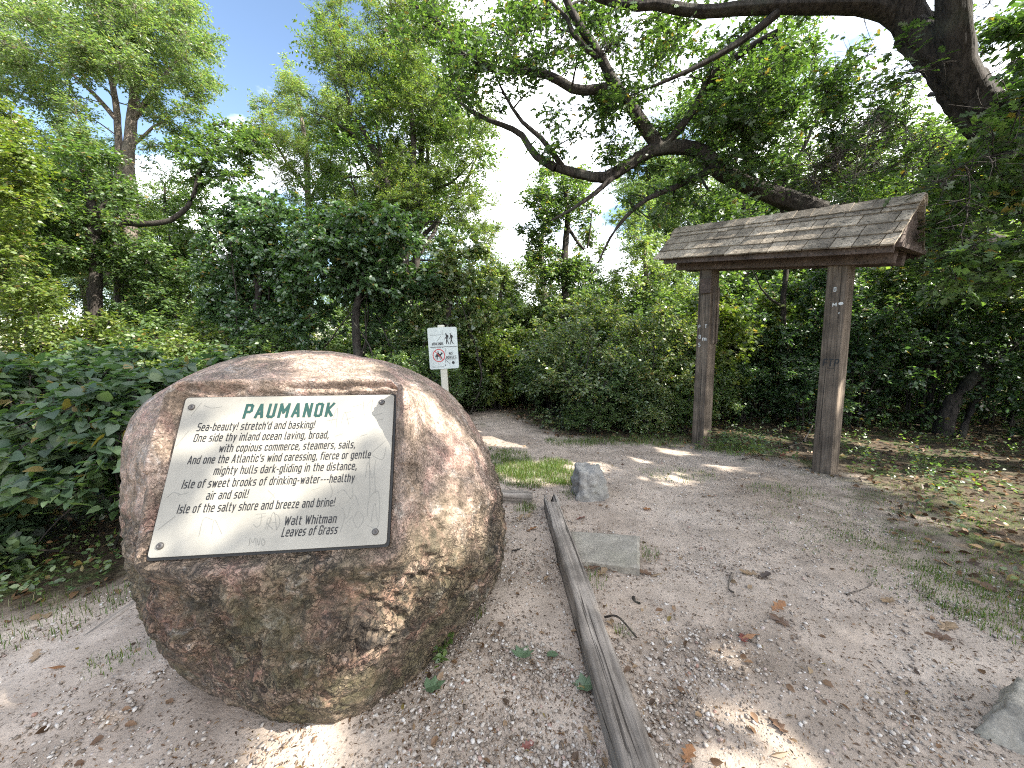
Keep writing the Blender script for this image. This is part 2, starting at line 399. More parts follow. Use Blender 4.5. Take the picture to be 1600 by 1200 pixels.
Z = ground_z(X, Y)*near + 0.012*fbm2(X, Y, 2.5)*near
nxg, nyg = len(gx), len(gy)
ii = (np.arange(nyg-1)[:, None]*nxg + np.arange(nxg-1)[None, :]).ravel()
gme = npmesh('ground', np.stack([X, Y, Z], -1).reshape(-1, 3), None, np.stack([ii, ii+1, ii+nxg+1, ii+nxg], -1), MAT['ground'], True)
at_ = gme.attributes.new('trodden', 'FLOAT', 'POINT'); at_.data.foreach_set('value', trodden(X, Y).ravel().astype(np.float32))
tag(link('ground', gme), None, None, None, 'structure')

# ------------------------------------------------------------------ plaque pose: a true rectangle, seen obliquely
PLY = 1.375
_c = [ray(290, 622), ray(615, 617), ray(606, 850), ray(233, 872)]
_d = np.linalg.solve(np.array([-_c[1], _c[2], -_c[3]]).T, -_c[0]); _d = np.array([1, *_d])
_q = [c*d for c, d in zip(_c, _d)]
_s = PLY/np.mean([q[1] for q in _q])
_q = [q*_s + np.array([0, 0, EYE]) for q in _q]
PC = np.mean(_q, 0)
PU = nrm(_q[1]-_q[0] + _q[2]-_q[3]); PV = nrm((_q[0]-_q[3]) + (_q[1]-_q[2])); PV = nrm(PV - PU*(PU@PV)); PN = np.cross(PU, PV)
PW = (np.linalg.norm(_q[1]-_q[0]) + np.linalg.norm(_q[2]-_q[3]))/4      # half sizes
PH = (np.linalg.norm(_q[0]-_q[3]) + np.linalg.norm(_q[1]-_q[2]))/4
def on_plaque(x, y):
    r = ray(x, y); o = np.array([0, 0, EYE]); t = ((PC-o)@PN)/(r@PN); p = o + r*t - PC
    return p@PU, p@PV

# ------------------------------------------------------------------ boulder
BC = np.array([-0.97, 2.2, 0.62])
def smooth01(t): t = np.clip(t, 0, 1); return t*t*(3-2*t)
NA, NP = 420, 980
al = np.linspace(0.0, math.radians(133), NA)[:, None]; ph = (np.arange(NP)*2*math.pi/NP)[None, :]
up = np.cos(al); ho = np.sin(al)
Dx = ho*np.cos(ph); Dy = ho*np.sin(ph); Dz = up*np.ones_like(ph)
rz = np.where(Dz > 0, 0.91, 0.98)
pw = 2.35                                                           # slightly boxier than an ellipsoid
rr = 1/((np.abs(Dx)/1.0)**pw + (np.abs(Dy)/1.0)**pw + (np.abs(Dz)/rz)**pw)**(1/pw)
BV = BC + np.stack([Dx*rr, Dy*rr, Dz*rr], -1)
SIL = np.array([(187, 760), (190, 690), (203, 655), (222, 632), (270, 600), (310, 580), (350, 565), (430, 552), (490, 548), (560, 556), (640, 576), (700, 610), (740, 660), (770, 720),
                (785, 770), (792, 830), (781, 900), (740, 960), (690, 1020), (640, 1075), (560, 1125), (510, 1139), (430, 1130), (340, 1095), (270, 1045), (230, 990), (200, 910), (188, 830)], float)
c0 = np.array([490.0, 800.0])
def polar_target():
    d = SIL - c0; a = np.arctan2(d[:, 1], d[:, 0]); r = np.hypot(d[:, 0], d[:, 1]); o = np.argsort(a); a, r = a[o], r[o]
    th = np.linspace(-math.pi, math.pi, 241)[:-1]
    return th, np.interp(th, np.concatenate([a-2*math.pi, a, a+2*math.pi]), np.tile(r, 3))
th, rt = polar_target()
def fit_outline(BV, iters, k0):
    for it in range(iters):                                                # pull the visible outline to the stone's real outline
        pp = proj(BV) - c0; a = np.arctan2(pp[..., 1], pp[..., 0]); r = np.hypot(pp[..., 0], pp[..., 1])
        vis = BV[..., 2] > 0.03
        b = ((a+math.pi)/(2*math.pi)*240).astype(int) % 240
        cur = np.zeros(240); np.maximum.at(cur, b[vis], r[vis])
        ratio = np.where(cur > 1, rt/np.maximum(cur, 1), 1.0)
        k = np.array([1, 4, 6, 4, 1])/16.0
        ratio = sum(np.roll(ratio, s)*w for s, w in zip((-2, -1, 0, 1, 2), k))
        ra = np.interp(a, np.concatenate([th-2*math.pi, th, th+2*math.pi]), np.tile(ratio, 3))
        low = smooth01((0.50 - BV[..., 2])/0.4)
        # high up: scale across the line of sight; low down: the footprint moves in the ground plane
        cc = BC + np.array([0.05, -0.05, 0.12])
        vdir = nrm(cc - np.array([0, 0, EYE]))
        off = BV - cc; alongv = (off@vdir)[..., None]*vdir; lat = off - alongv
        P1 = cc + alongv + lat*ra[..., None]
        P2 = BV.copy(); P2[..., :2] = BC[:2] + (BV[..., :2]-BC[:2])*ra[..., None]
        edge = smooth01((r/np.interp(a, th, np.maximum(cur, 1)) - 0.25)/0.6)[..., None]
        BV = BV + k0*edge*((P1*(1-low[..., None]) + P2*low[..., None]) - BV)
    return BV
BV = fit_outline(BV, 16, 0.7)
# relief
Nn = nrm(np.cross(np.roll(BV, -1, 1)-np.roll(BV, 1, 1), np.gradient(BV, axis=0)))
Nn = np.where(((BV-BC)*Nn).sum(-1, keepdims=True) < 0, -Nn, Nn)
flat = BV.reshape(-1, 3); dsp = np.zeros(len(flat))
for i, p in enumerate(flat):
    x, y, z = p
    rz_ = 1.0 if z < 0.75 else max(0.18, 1.0 - (z-0.75)*2.0)        # the top is worn smooth, the lower face is rugged
    rz_ *= 0.35 + 0.65*min(1.0, max(0.0, (z-0.12)/0.35)); rz_ *= 0.55 + 0.45*min(1.0, max(0.0, (x+1.75)/0.5))
    dsp[i] = 0.026*mnoise.fractal((x*2.2, y*2.2, z*2.6), 1.0, 2.0, 3) + 0.006*mnoise.noise((x*9, y*9, z*9)) \
        + rz_*(0.030*(abs(mnoise.noise((x*8+3, y*8, z*8)))-0.2) + 0.017*(abs(mnoise.noise((x*19, y*19+3, z*19)))-0.2) + 0.014*mnoise.fractal((x*30, y*30, z*30+5), 0.9, 2.1, 3)
               - 0.012*max(0.0, 1-abs(mnoise.noise((x*5.1, y*5.1+9, z*4.2)))*10))
dsp = dsp.reshape(NA, NP)
lower = smooth01((1.2 - BV[..., 2])/0.4)
dsp *= 0.75 + 0.35*lower
BV = BV + Nn*dsp[..., None]
BV = fit_outline(BV, 6, 0.6)
# the flat panel cut for the plaque
rel = BV - PC; pu, pv, pn = rel@PU, rel@PV, rel@PN
dx_, dy_ = np.abs(pu) - PW, np.abs(pv) - PH
outd = np.hypot(np.maximum(dx_, 0), np.maximum(dy_, 0)); outd = np.where((dx_ < 0) & (dy_ < 0), np.maximum(dx_, dy_), outd)
wgt = 1 - smooth01((outd - 0.012)/np.where(pu > 0, 0.11, 0.05))
wgt = np.where((pv > PH*0.6) & (dy_ > dx_), 1 - smooth01((outd - 0.006)/0.022), wgt)
wgt = wgt*(pn > -0.4)
rag = np.array([mnoise.noise((q*5.5, 4.0, 2.0)) + .15*mnoise.noise((q*19, 1.0, 2.0)) for q in pu.ravel()]).reshape(pu.shape)
wgt = np.where((pv > PH*0.6) & (dy_ > dx_), 1 - smooth01((outd - 0.004 - 0.016*(rag + .6))/(0.012 + 0.02*np.clip(rag + .5, 0, 1))), wgt)*(pn > -0.4)
BV = BV + PN*(((-0.022) - pn)*wgt)[..., None]
lip = np.exp(-((outd-0.055)/0.035)**2)*(np.maximum(0, 0.035 - pn))*(outd > 0)*(pn > -0.15)*np.where(pv > 0, 0.95, 0.6)
BV = BV + PN*lip[..., None]
top = BV[0].mean(0); V = np.vstack([BV.reshape(-1, 3), [top]])
i = (np.arange(NA-1)[:, None]*NP); j = np.arange(NP)[None, :]; j2 = (j+1) % NP
Q = np.stack([i+j, i+NP+j, i+NP+j2, i+j2], -1).reshape(-1, 4)
BASE = np.array([BC[0], BC[1], 0.0])
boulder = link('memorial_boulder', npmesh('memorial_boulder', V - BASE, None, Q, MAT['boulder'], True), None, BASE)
tag(boulder, 'big rounded pink granite boulder carrying a bolted metal poem plaque', 'boulder')

plate = MB(); rc = 0.012
ring = []
for sx, sy, a0 in ((1, 1, 0), (-1, 1, 90), (-1, -1, 180), (1, -1, 270)):
    for q in range(5):
        a = math.radians(a0 + q*22.5); ring.append((sx*(PW-rc) + rc*math.cos(a), sy*(PH-rc) + rc*math.sin(a)))
def slab_ring(mb, ring, zs, scale=None):
    n = len(ring); Vv = []
    for q, z in enumerate(zs):
        k = 1.0 if scale is None else scale[q]
        Vv += [PC + PU*(a*k) + PV*(b*k) + PN*z for a, b in ring]
    Fc = [tuple(range(n-1, -1, -1)), tuple(range((len(zs)-1)*n, len(zs)*n))]
    for r in range(len(zs)-1):
        for q in range(n): Fc.append((r*n+q, r*n+(q+1) % n, (r+1)*n+(q+1) % n, (r+1)*n+q))
    mb.add([p - BASE for p in Vv], Fc)
slab_ring(plate, ring, (-0.001, 0.0035, 0.0045), (1, 1, 0.997))
plaque = plate.build('plaque', MAT['alu'], boulder)
tag(plaque, 'pale metal plaque with a poem in black lettering')
back = MB(); ring2 = [(a*1.018 + 0.002, b*1.022 - 0.003) for a, b in ring]
slab_ring(back, ring2, (-0.045, -0.002)); back.build('backing', MAT['rubber'], plaque)
for x, y in ((301, 637), (597, 629), (587, 831), (252, 853)):
    u, v = on_plaque(x, y); bm_ = MB(); Vv, Fc = [], []
    prof = [(0.0115, 0.0046), (0.0115, 0.007), (0.0095, 0.0105), (0.0045, 0.0125), (0.004, 0.0105), (0.0005, 0.0103)]
    for r_, z_ in prof: Vv += [PC + PU*(u + r_*math.cos(q*math.pi/8)) + PV*(v + r_*math.sin(q*math.pi/8)) + PN*z_ - BASE for q in range(16)]
    for a in range(len(prof)-1):
        for q in range(16): Fc.append((a*16+q, a*16+(q+1) % 16, (a+1)*16+(q+1) % 16, (a+1)*16+q))
    Fc.append(tuple(range((len(prof)-1)*16, len(prof)*16)))
    bm_.add(Vv, Fc); bm_.build('bolt', MAT['bolt'], plaque, True)

# lettering: a narrow squarish sign-writer's alphabet, drawn stroke by stroke (cap height 1)
def _alphabet():
    x, w, c, W = .71, .36, .10, .42
    bowl = lambda w, h: [(c, 0), (w-c, 0), (w, c), (w, h-c), (w-c, h), (c, h), (0, h-c), (0, c), (c, 0)]
    ess = lambda w, h: [(w, h), (c, h), (0, h-.08), (0, h*.60), (.08, h*.52), (w-.08, h*.49), (w, h*.40), (w, c), (w-c, 0), (0, 0)]
    cee = lambda w, h: [(w, h*.76), (w, h-c), (w-c, h), (c, h), (0, h-c), (0, c), (c, 0), (w-c, 0), (w, c), (w, h*.24)]
    pee = [(0, 0), (0, 1), (W-c, 1), (W, 1-c), (W, .53), (W-c, .44), (0, .44)]
    g = {'a': (w, [[(.03, x), (w-c, x), (w, x-c), (w, 0)], [(w, 0), (c, 0), (0, c), (0, .34), (c, .42), (w, .42)]]), 'b': (w, [[(0, 1), (0, 0), (w-c, 0), (w, c), (w, x-c), (w-c, x), (0, x)]]), 'c': (w*.9, [cee(w*.9, x)]),
         'd': (w, [[(w, 1), (w, 0), (c, 0), (0, c), (0, x-c), (c, x), (w, x)]]), 'e': (w, [[(.02, .36), (w, .36), (w, x-c), (w-c, x), (c, x), (0, x-c), (0, c), (c, 0), (w, 0)]]), 'f': (.24, [[(.28, 1), (.18, 1), (.09, .91), (.09, 0)], [(0, x), (.26, x)]]),
         'g': (w, [[(w, x), (c, x), (0, x-c), (0, c), (c, 0), (w, 0)], [(w, x), (w, -.14), (w-c, -.24), (.02, -.24)]]), 'h': (w, [[(0, 1), (0, 0)], [(0, x), (w-c, x), (w, x-c), (w, 0)]]), 'i': (0, [[(0, x-.05), (0, 0)], [(0, .95), (0, 1.0)]]),
         'k': (w, [[(0, 1), (0, 0)], [(w, x), (.06, .37), (w, 0)]]), 'l': (.10, [[(0, 1), (0, .09), (.08, 0), (.13, 0)]]), 'm': (.60, [[(0, x), (0, 0)], [(0, x), (.24, x), (.30, x-.08), (.30, 0)], [(.30, x), (.53, x), (.60, x-.08), (.60, 0)]]),
         'n': (w, [[(0, x), (0, 0)], [(0, x), (w-c, x), (w, x-c), (w, 0)]]), 'o': (w, [bowl(w, x)]), 'p': (w, [[(0, -.24), (0, x), (w-c, x), (w, x-c), (w, c), (w-c, 0), (0, 0)]]), 'r': (.22, [[(0, 0), (0, x), (.24, x)]]), 's': (w*.92, [ess(w*.92, x)]),
         't': (.23, [[(.08, .95), (.08, .09), (.16, 0), (.25, 0)], [(0, x), (.25, x)]]), 'u': (w, [[(0, x), (0, c), (c, 0), (w, 0)], [(w, x), (w, 0)]]), 'v': (w, [[(0, x), (w/2, 0), (w, x)]]), 'w': (.58, [[(0, x), (.14, 0), (.29, x*.9), (.44, 0), (.58, x)]]),
         'z': (w*.9, [[(0, x), (w*.9, x), (0, 0), (w*.9, 0)]]), 'y': (w, [[(0, x), (w*.52, .02)], [(w, x), (.12, -.24)]]), 'S': (W, [ess(W, 1)]), 'O': (W, [bowl(W, 1)]), 'A': (W*1.1, [[(0, 0), (W*.5, 1), (W*.6, 1), (W*1.1, 0)], [(.08, .28), (W*1.1-.08, .28)]]), 'I': (0, [[(0, 0), (0, 1)]]),
         'W': (.68, [[(0, 1), (.17, 0), (.34, .85), (.51, 0), (.68, 1)]]), 'L': (W*.8, [[(0, 1), (0, 0), (W*.8, 0)]]), 'G': (W, [cee(W, 1)[:-1] + [(W, .48), (W*.5, .48)]]), 'P': (W, [pee]), 'U': (W, [[(0, 1), (0, c), (c, 0), (W-c, 0), (W, c), (W, 1)]]),
         'M': (.58, [[(0, 0), (0, 1), (.29, .35), (.58, 1), (.58, 0)]]), 'N': (W, [[(0, 0), (0, 1), (W, 0), (W, 1)]]), 'K': (W, [[(0, 0), (0, 1)], [(W, 1), (.06, .5), (W, 0)]]), 'H': (W, [[(0, 0), (0, 1)], [(W, 0), (W, 1)], [(0, .5), (W, .5)]]), 'R': (W, [pee, [(W*.4, .44), (W, 0)]]),
         'E': (W*.85, [[(W*.85, 1), (0, 1), (0, 0), (W*.85, 0)], [(0, .5), (W*.75, .5)]]), 'D': (W, [[(0, 0), (0, 1), (W-c, 1), (W, 1-c), (W, c), (W-c, 0), (0, 0)]]), 'F': (W*.85, [[(W*.85, 1), (0, 1), (0, 0)], [(0, .5), (W*.75, .5)]]), 'T': (W, [[(0, 1), (W, 1)], [(W/2, 1), (W/2, 0)]]),
         '!': (.0, [[(0, 1), (0, .42)], [(0, .02), (0, .08)]]), ',': (.03, [[(.04, .08), (0, -.14)]]), '.': (0, [[(0, 0), (0, .12)]]), "'": (0, [[(0, 1), (0, .74)]]), '-': (.19, [[(0, .37), (.19, .37)]]), ' ': (.08, [])}
    return g
GLY = _alphabet()
def put_text(mb, body, o, ax, ay, az, u0, u1, v, cap, lift, weight=0.13, shear=0.0, gap=0.15, base=np.zeros(3)):
    segs, pen = [], 0.0
    for ch in body:
        w, st_ = GLY[ch]
        for s in st_:
            for p, q in zip(s[:-1], s[1:]): segs.append((np.array(p) + (pen, 0), np.array(q) + (pen, 0)))
        pen += w + weight + gap
    total = pen - gap - weight
    sxx = (u1-u0)/max(total + weight, 1e-6); n = 0
    for p, q in segs:
        d = q-p; ln = np.linalg.norm(d); d = d/max(ln, 1e-6); s = np.array([-d[1], d[0]])*weight/2; e = d*weight*0.42
        if ln > 0.3 and abs(d[0]) < .05: e = d*weight*0.5
        Vv = []
        for k in (p-e+s, q+e+s, q+e-s, p-e-s):
            xx = k[0] + shear*k[1]; n += 1
            Vv.append(o + ax*(u0 + weight/2*sxx + xx*sxx) + ay*(v + k[1]*cap) + az*(lift + (n//4 % 9)*0.00003) - base)
        mb.add(Vv, [(3, 2, 1, 0)])
z3 = lambda x, y: (180 + x/2.5, 530 + y/2.5)
LINES = [("Sea-beauty! stretch'd and basking!", (320, 361), (780, 345)), ("One side thy inland ocean laving, broad,", (308, 402), (835, 386)),
         ("with copious commerce, steamers, sails,", (406, 442), (938, 424)), ("And one the Atlantic's wind caressing, fierce or gentle", (284, 490), (998, 462)),
         ("mighty hulls dark-gliding in the distance,", (386, 531), (944, 507)), ("Isle of sweet brooks of drinking-water---healthy", (262, 584), (935, 554)),
         ("air and soil!", (357, 627), (520, 618)), ("Isle of the salty shore and breeze and brine!", (243, 683), (858, 648)),
         ("Walt Whitman", (661, 725), (864, 716)), ("Leaves of Grass", (651, 769), (867, 760))]
ink = MB()
for k, (body, a, b) in enumerate(LINES):
    u0, v0 = on_plaque(*z3(*a)); u1, v1 = on_plaque(*z3(*b))
    put_text(ink, body, PC, PU, PV, PN, u0, u1, (v0+v1)/2, 0.0265 if k < 9 else 0.0275, 0.0056, 0.135, 0.13 if k != 9 else 0.24, 0.15, BASE)
tag(ink.build('lettering', MAT['ink'], plaque), 'ten lines of black slanted verse')
ttl = MB(); u0, v0 = on_plaque(*z3(500, 308)); u1, v1 = on_plaque(*z3(852, 298))
put_text(ttl, 'PAUMANOK', PC, PU, PV, PN, u0, u1, (v0+v1)/2, 0.047, 0.0056, 0.21, 0.10, 0.22, BASE)
tag(ttl.build('title', MAT['green'], plaque), 'dark green capitals reading PAUMANOK')
# scratched names and doodles
def ribbon(mb, pts, w, z, o, ax, ay, az, base=np.zeros(3)):
    P = np.asarray(pts, float); T = nrm(np.gradient(P, axis=0)) if len(P) > 1 else P
    S = np.stack([-T[:, 1], T[:, 0]], -1)*w/2
    Vv = np.concatenate([P+S, P-S]); n = len(P)
    mb.add([o + ax*a + ay*b + az*z - base for a, b in Vv], [(q, q+1, n+q+1, n+q) for q in range(n-1)])
scr = MB()
SCR = [[(552, 684), (592, 680)], [(576, 682), (570, 722), (556, 734), (542, 722)], [(590, 740), (600, 700), (612, 702), (606, 718), (596, 720), (618, 742)], [(596, 742), (622, 675), (634, 745)], [(605, 718), (632, 716)],
       [(622, 680), (640, 690), (645, 715), (636, 740), (628, 745)], [(525, 808), (530, 778), (540, 795), (550, 775), (553, 806)], [(556, 776), (563, 805), (570, 775)], [(580, 778), (574, 792), (580, 806), (588, 792), (580, 778)],
       [(985, 690), (995, 620), (1030, 600), (1028, 730), (985, 728)], [(1000, 715), (1015, 640), (1025, 712)], [(930, 705), (950, 672), (972, 700), (948, 738), (930, 705)], [(890, 660), (905, 700), (920, 655)],
       [(870, 600), (895, 590), (925, 625), (930, 580)], [(905, 640), (935, 610), (955, 650)], [(880, 755), (900, 690)], [(978, 540), (990, 480), (1005, 545), (1020, 470)], [(985, 460), (1055, 400)], [(1005, 455), (1045, 470), (1060, 420)],
       [(900, 290), (930, 280)], [(905, 315), (935, 305)], [(885, 330), (900, 285), (915, 335)], [(845, 330), (870, 270), (865, 345)], [(930, 265), (965, 255)], [(985, 262), (1000, 240)], [(1010, 300), (1045, 290)], [(1015, 320), (1050, 312)],
       [(330, 770), (350, 700), (385, 705)], [(380, 760), (392, 705), (420, 760)], [(170, 745), (240, 690)], [(205, 620), (230, 600), (255, 605)], [(250, 610), (290, 600)], [(600, 590), (625, 620), (600, 640), (626, 600)], [(770, 590), (800, 580)],
       [(995, 610), (995, 450)], [(1018, 600), (1014, 520)], [(860, 380), (890, 370)], [(830, 320), (870, 312)], [(960, 380), (985, 372)], [(560, 700), (590, 690)], [(350, 260), (380, 270), (420, 265)], [(300, 300), (340, 250)], [(240, 420), (290, 360)], [(900, 720), (930, 690)],
       [(975, 300), (970, 240)], [(1000, 290), (1008, 235)], [(830, 640), (850, 600), (840, 560)]]
for s in SCR:
    pts = [on_plaque(*z3(*p)) for p in s]; pts = spline([(a, b, 0) for a, b in pts], 4*len(pts))[:, :2] if len(pts) > 2 else np.array(pts)
    ribbon(scr, pts, 0.0017, 0.0052, PC, PU, PV, PN, BASE)
tag(scr.build('scratches', MAT['scratch'], plaque), 'faint names and doodles scratched into the metal')

# ------------------------------------------------------------------ timbers round the bed
def timber(a, b, w, h, seed, m, along='y', split=False):
    """A weathered squared log from a to b (ground points): returns verts and quads in its own frame."""
    a, b = np.array(a[:2]), np.array(b[:2]); Ln = np.linalg.norm(b-a)
    n = max(24, int(Ln/0.02)); prof = []
    ks = 28
    for q in range(ks):
        t = q/ks*4; s, f = int(t), t-int(t)
        cx = [(-1, -1), (1, -1), (1, 1), (-1, 1)]
        p = np.array(cx[s])*(1-f) + np.array(cx[(s+1) % 4])*f
        p = p/max(1.0, (abs(p[0])**12 + abs(p[1])**12)**(1/12)); prof.append(p)
    prof = np.array(prof); Vv = np.zeros((n, ks, 3))
    for r in range(n):
        s = r/(n-1)*Ln
        for q in range(ks):
            px, pz = prof[q]
            d = 0.010*mnoise.noise((px*3+seed, pz*3, s*1.2)) + 0.006*mnoise.noise((px*9, pz*9+seed, s*3.5))
            g = 0.010*max(0.0, 1-abs(mnoise.noise((px*5.0+seed, pz*1.5, s*0.7)))*7)     # long checks in the grain
            e = 1.0
            endd = min(s, Ln-s)
            if endd < 0.10: e -= 0.16*(1-endd/0.10)*(0.6+0.8*mnoise.noise((px*4, pz*4, seed)))
            Vv[r, q] = (px*(w/2)*(1+(d-g)/(w/2))*e, s, pz*(h/2)*(1+(d-g)/(h/2))*e)
    if split:                                                       # the far end is broken into a fork
        for r in range(n):
            s = r/(n-1)*Ln
            if s > Ln-0.22:
                t = (s-(Ln-0.22))/0.22; Vv[r, :, 2] -= h*0.55*t*(np.abs(Vv[r, :, 0]) < w*0.28)*(Vv[r, :, 2] > 0)
    V = Vv.reshape(-1, 3)
    ii = np.arange(n-1)[:, None]*ks; jj = np.arange(ks)[None, :]; jj2 = (jj+1) % ks
    Q = np.stack([ii+jj, ii+jj2, ii+ks+jj2, ii+ks+jj], -1).reshape(-1, 4)
    c1 = len(V); V = np.vstack([V, Vv[0].mean(0), Vv[-1].mean(0)])
    T = [(c1, (q+1) % ks, q) for q in range(ks)] + [(c1+1, (n-1)*ks+q, (n-1)*ks+(q+1) % ks) for q in range(ks)]
    return V, T, Q, math.atan2(b[1]-a[1], b[0]-a[0]) - math.pi/2
def put_timber(name, a, b, w, h, z, seed, m, label, split=False):
    V, T, Q, ang = timber(a, b, w, h, seed, m, 'y', split)
    o = link(name, npmesh(name, V, T, Q, m, True), None, (a[0], a[1], z)); o.rotation_euler = (0, 0, ang)
    return tag(o, label, 'timber')
put_timber('edging_timber', (0.455, 0.55), (0.36, 3.62), 0.13, 0.20, 0.035, 1.0, MAT['tie'], 'long grey weathered edging timber right of the boulder with a broken forked end', True)
put_timber('edging_timber', (0.20, 3.74), (-1.7, 3.95), 0.12, 0.16, 0.01, 4.0, MAT['tie'], 'short edging timber lying crosswise behind the boulder')
put_timber('edging_timber', (-2.27, 0.9), (-2.30, 3.6), 0.08, 0.16, -0.085, 8.0, MAT['tie'], 'half buried edging timber in the gravel left of the boulder')

# ------------------------------------------------------------------ loose rocks
def rock(name, c, pts_scale, seed, m, label, planes, res=(40, 64), rot=0.0, rough=0.02):
    """A hewn rock: a ball cut by planes (normal, distance), then roughened."""
    a = np.linspace(0.01, math.pi-0.01, res[0])[:, None]; p = (np.arange(res[1])*2*math.pi/res[1])[None, :]
    D = np.stack([np.sin(a)*np.cos(p), np.sin(a)*np.sin(p), np.cos(a)*np.ones_like(p)], -1)
    r = np.full(D.shape[:2], 1.6)
    for nv, d in planes:
        k = D@nrm(nv); r = np.where(k > 1e-3, np.minimum(r, d/np.maximum(k, 1e-3)), r)
    V = (D*r[..., None]*np.array(pts_scale)).reshape(-1, 3)
    Dn = D.reshape(-1, 3)
    for i in range(len(V)):
        x, y, z = V[i]/max(pts_scale)
        V[i] += Dn[i]*rough*(mnoise.fractal((x*2.2+seed, y*2.2, z*2.2), 0.9, 2.0, 4) - 0.8*max(0, 1-abs(mnoise.noise((x*1.8, y*1.8+seed, z*1.8)))*6))
    R_, C_ = res
    i = np.arange(R_-1)[:, None]*C_; j = np.arange(C_)[None, :]; j2 = (j+1) % C_
    Q = np.stack([i+j, i+C_+j, i+C_+j2, i+j2], -1).reshape(-1, 4)
    c1 = len(V); V = np.vstack([V, V[:C_].mean(0), V[(R_-1)*C_:].mean(0)])
    T = [(c1, q, (q+1) % C_) for q in range(C_)] + [(c1+1, (R_-1)*C_+(q+1) % C_, (R_-1)*C_+q) for q in range(C_)]
    me = npmesh(name, V, T, Q, m, True)
    o = link(name, me, None, c); o.rotation_euler = (0, 0, rot)
    return tag(o, label, 'rock')
rock('grey_rock', (0.79, 3.85, 0.09), (0.20, 0.17, 0.27), 3.0, MAT['stone'], 'upright grey rock standing at the end of the long edging timber',
     [((-1, 0, 0.10), .8), ((1, 0, .28), .78), ((0, -1, .3), .75), ((0, 1, .3), .8), ((0.05, -.1, 1), .80), ((.6, -.6, .9), .95), ((-.5, -.7, .1), .92), ((1, -1, 0), .95), ((0, 0, -1), .9), ((-.7, .1, 1), 1.12)], (60, 90), 0.1, 0.022)
rock('grey_rock', (2.14, 1.38, -0.02), (0.24, 0.19, 0.145), 11.0, MAT['slab'], 'low grey rock with a sloping top in the gravel at the frame edge',
     [((-1, -.2, .5), .75), ((1, 0, .3), .9), ((0, -1, .55), .8), ((0, 1, .3), .9), ((.2, -.1, 1), .85), ((-.7, -.7, .5), .85), ((0, 0, -1), .8)], (60, 90), 0.5, 0.014)
sl = MB(); cs = [np.array(p) for p in ((0.47, 3.06), (1.02, 2.98), (0.87, 2.52), (0.46, 2.62))]
N_ = 26; Vt = []
for r in range(N_):
    for q in range(N_):
        s, t = r/(N_-1), q/(N_-1); p = (cs[0]*(1-s)+cs[1]*s)*(1-t) + (cs[3]*(1-s)+cs[2]*s)*t
        e = min(s, 1-s, t, 1-t)*10
        p = p + 0.012*np.array([mnoise.noise((s*6, t*6, 1)), mnoise.noise((s*6, t*6, 7))])*(1 if e < 0.3 else 0)
        Vt.append((p[0], p[1], 0.036 + 0.004*mnoise.fractal((s*5, t*5, 2), 1, 2, 3) - (0.010 if e < 0.05 else 0)))
mid = np.mean(Vt, 0); mid[2] = 0
Ft = [(r*N_+q, r*N_+q+1, (r+1)*N_+q+1, (r+1)*N_+q) for r in range(N_-1) for q in range(N_-1)]
bnd = [q for q in range(N_)] + [r*N_+N_-1 for r in range(1, N_)] + [(N_-1)*N_+q for q in range(N_-2, -1, -1)] + [r*N_ for r in range(N_-2, 0, -1)]
nb = len(Vt); Vt += [(Vt[q][0], Vt[q][1], -0.08) for q in bnd]
Ft += [(bnd[q], bnd[(q+1) % len(bnd)], nb+(q+1) % len(bnd), nb+q) for q in range(len(bnd))]
sl.add([np.array(p)-mid for p in Vt], Ft)
tag(sl.build('paving_slab', MAT['slab'], None, False, mid), 'flat grey stone slab sunk in the ground beside the long timber', 'slab')

# ------------------------------------------------------------------ trail sign behind the boulder
SY = 4.25
s_bot, s_top = at(703, 720, SY), at(689, 508, SY)
SZ = nrm(s_top - s_bot); SX = nrm(np.array([0.985, 0.10, 0.0]) - SZ*(np.array([0.985, 0.10, 0.0])@SZ)); SN = np.cross(SX, SZ)
sb = s_bot - SZ*(s_bot[2]/SZ[2])
sign = thing('trail_sign', 'small white hiking and no horses sign on a leaning post', 'sign', sb)
Lp = np.linalg.norm(s_top - sb); HW = 0.036
pmb = MB(); pmb.frame_box(SZ*(Lp/2 - 0.15), SX, SN, SZ, HW, HW, Lp/2 + 0.15, 0.006); pmb.build('post', MAT['spost'], sign)
SCN = at(692.5, 544, SY - 0.05) - sb
SCN = SCN - SN*((SCN@SN) - (HW + 0.006))
SNX, = (SN,)
pw_, ph_ = 0.155, 0.222
pan = MB(); ring_ = []
for sx, sy, a0 in ((1, 1, 0), (-1, 1, 90), (-1, -1, 180), (1, -1, 270)):
    for q in range(4):
        a = math.radians(a0 + q*30); ring_.append((sx*(pw_-.018) + .018*math.cos(a), sy*(ph_-.018) + .018*math.sin(a)))
n_ = len(ring_)
pan.add([SCN + SX*a + SZ*b + SN*z for z in (-0.004, 0.003) for a, b in ring_], [tuple(range(n_-1, -1, -1)), tuple(range(n_, 2*n_))] + [(q, (q+1) % n_, n_+(q+1) % n_, n_+q) for q in range(n_)])
panel = pan.build('sign_panel', MAT['sign'], sign)
if SN[1] > 0: print('SIGN NORMAL WRONG')
PX = 0.31/413.0                                                      # sign metres per pixel of the enlarged view
def sp(x, y):                                                        # enlarged-view pixel -> sign coordinates
    ky = (y - 500)/585.0; cx = 466 + ky*22
    return (x - cx)*PX*1.0, -(y - 498 + (x-cx)*0.06)*0.444/585.0
lt = MB()
def st(body, a, b, cap, bold=0.05):
    u0, v0 = sp(*a); u1, v1 = sp(*b); put_text(lt, body, SCN, SX, SZ, SN, u0, u1, (v0+v1)/2, cap, 0.0042, 0.18)
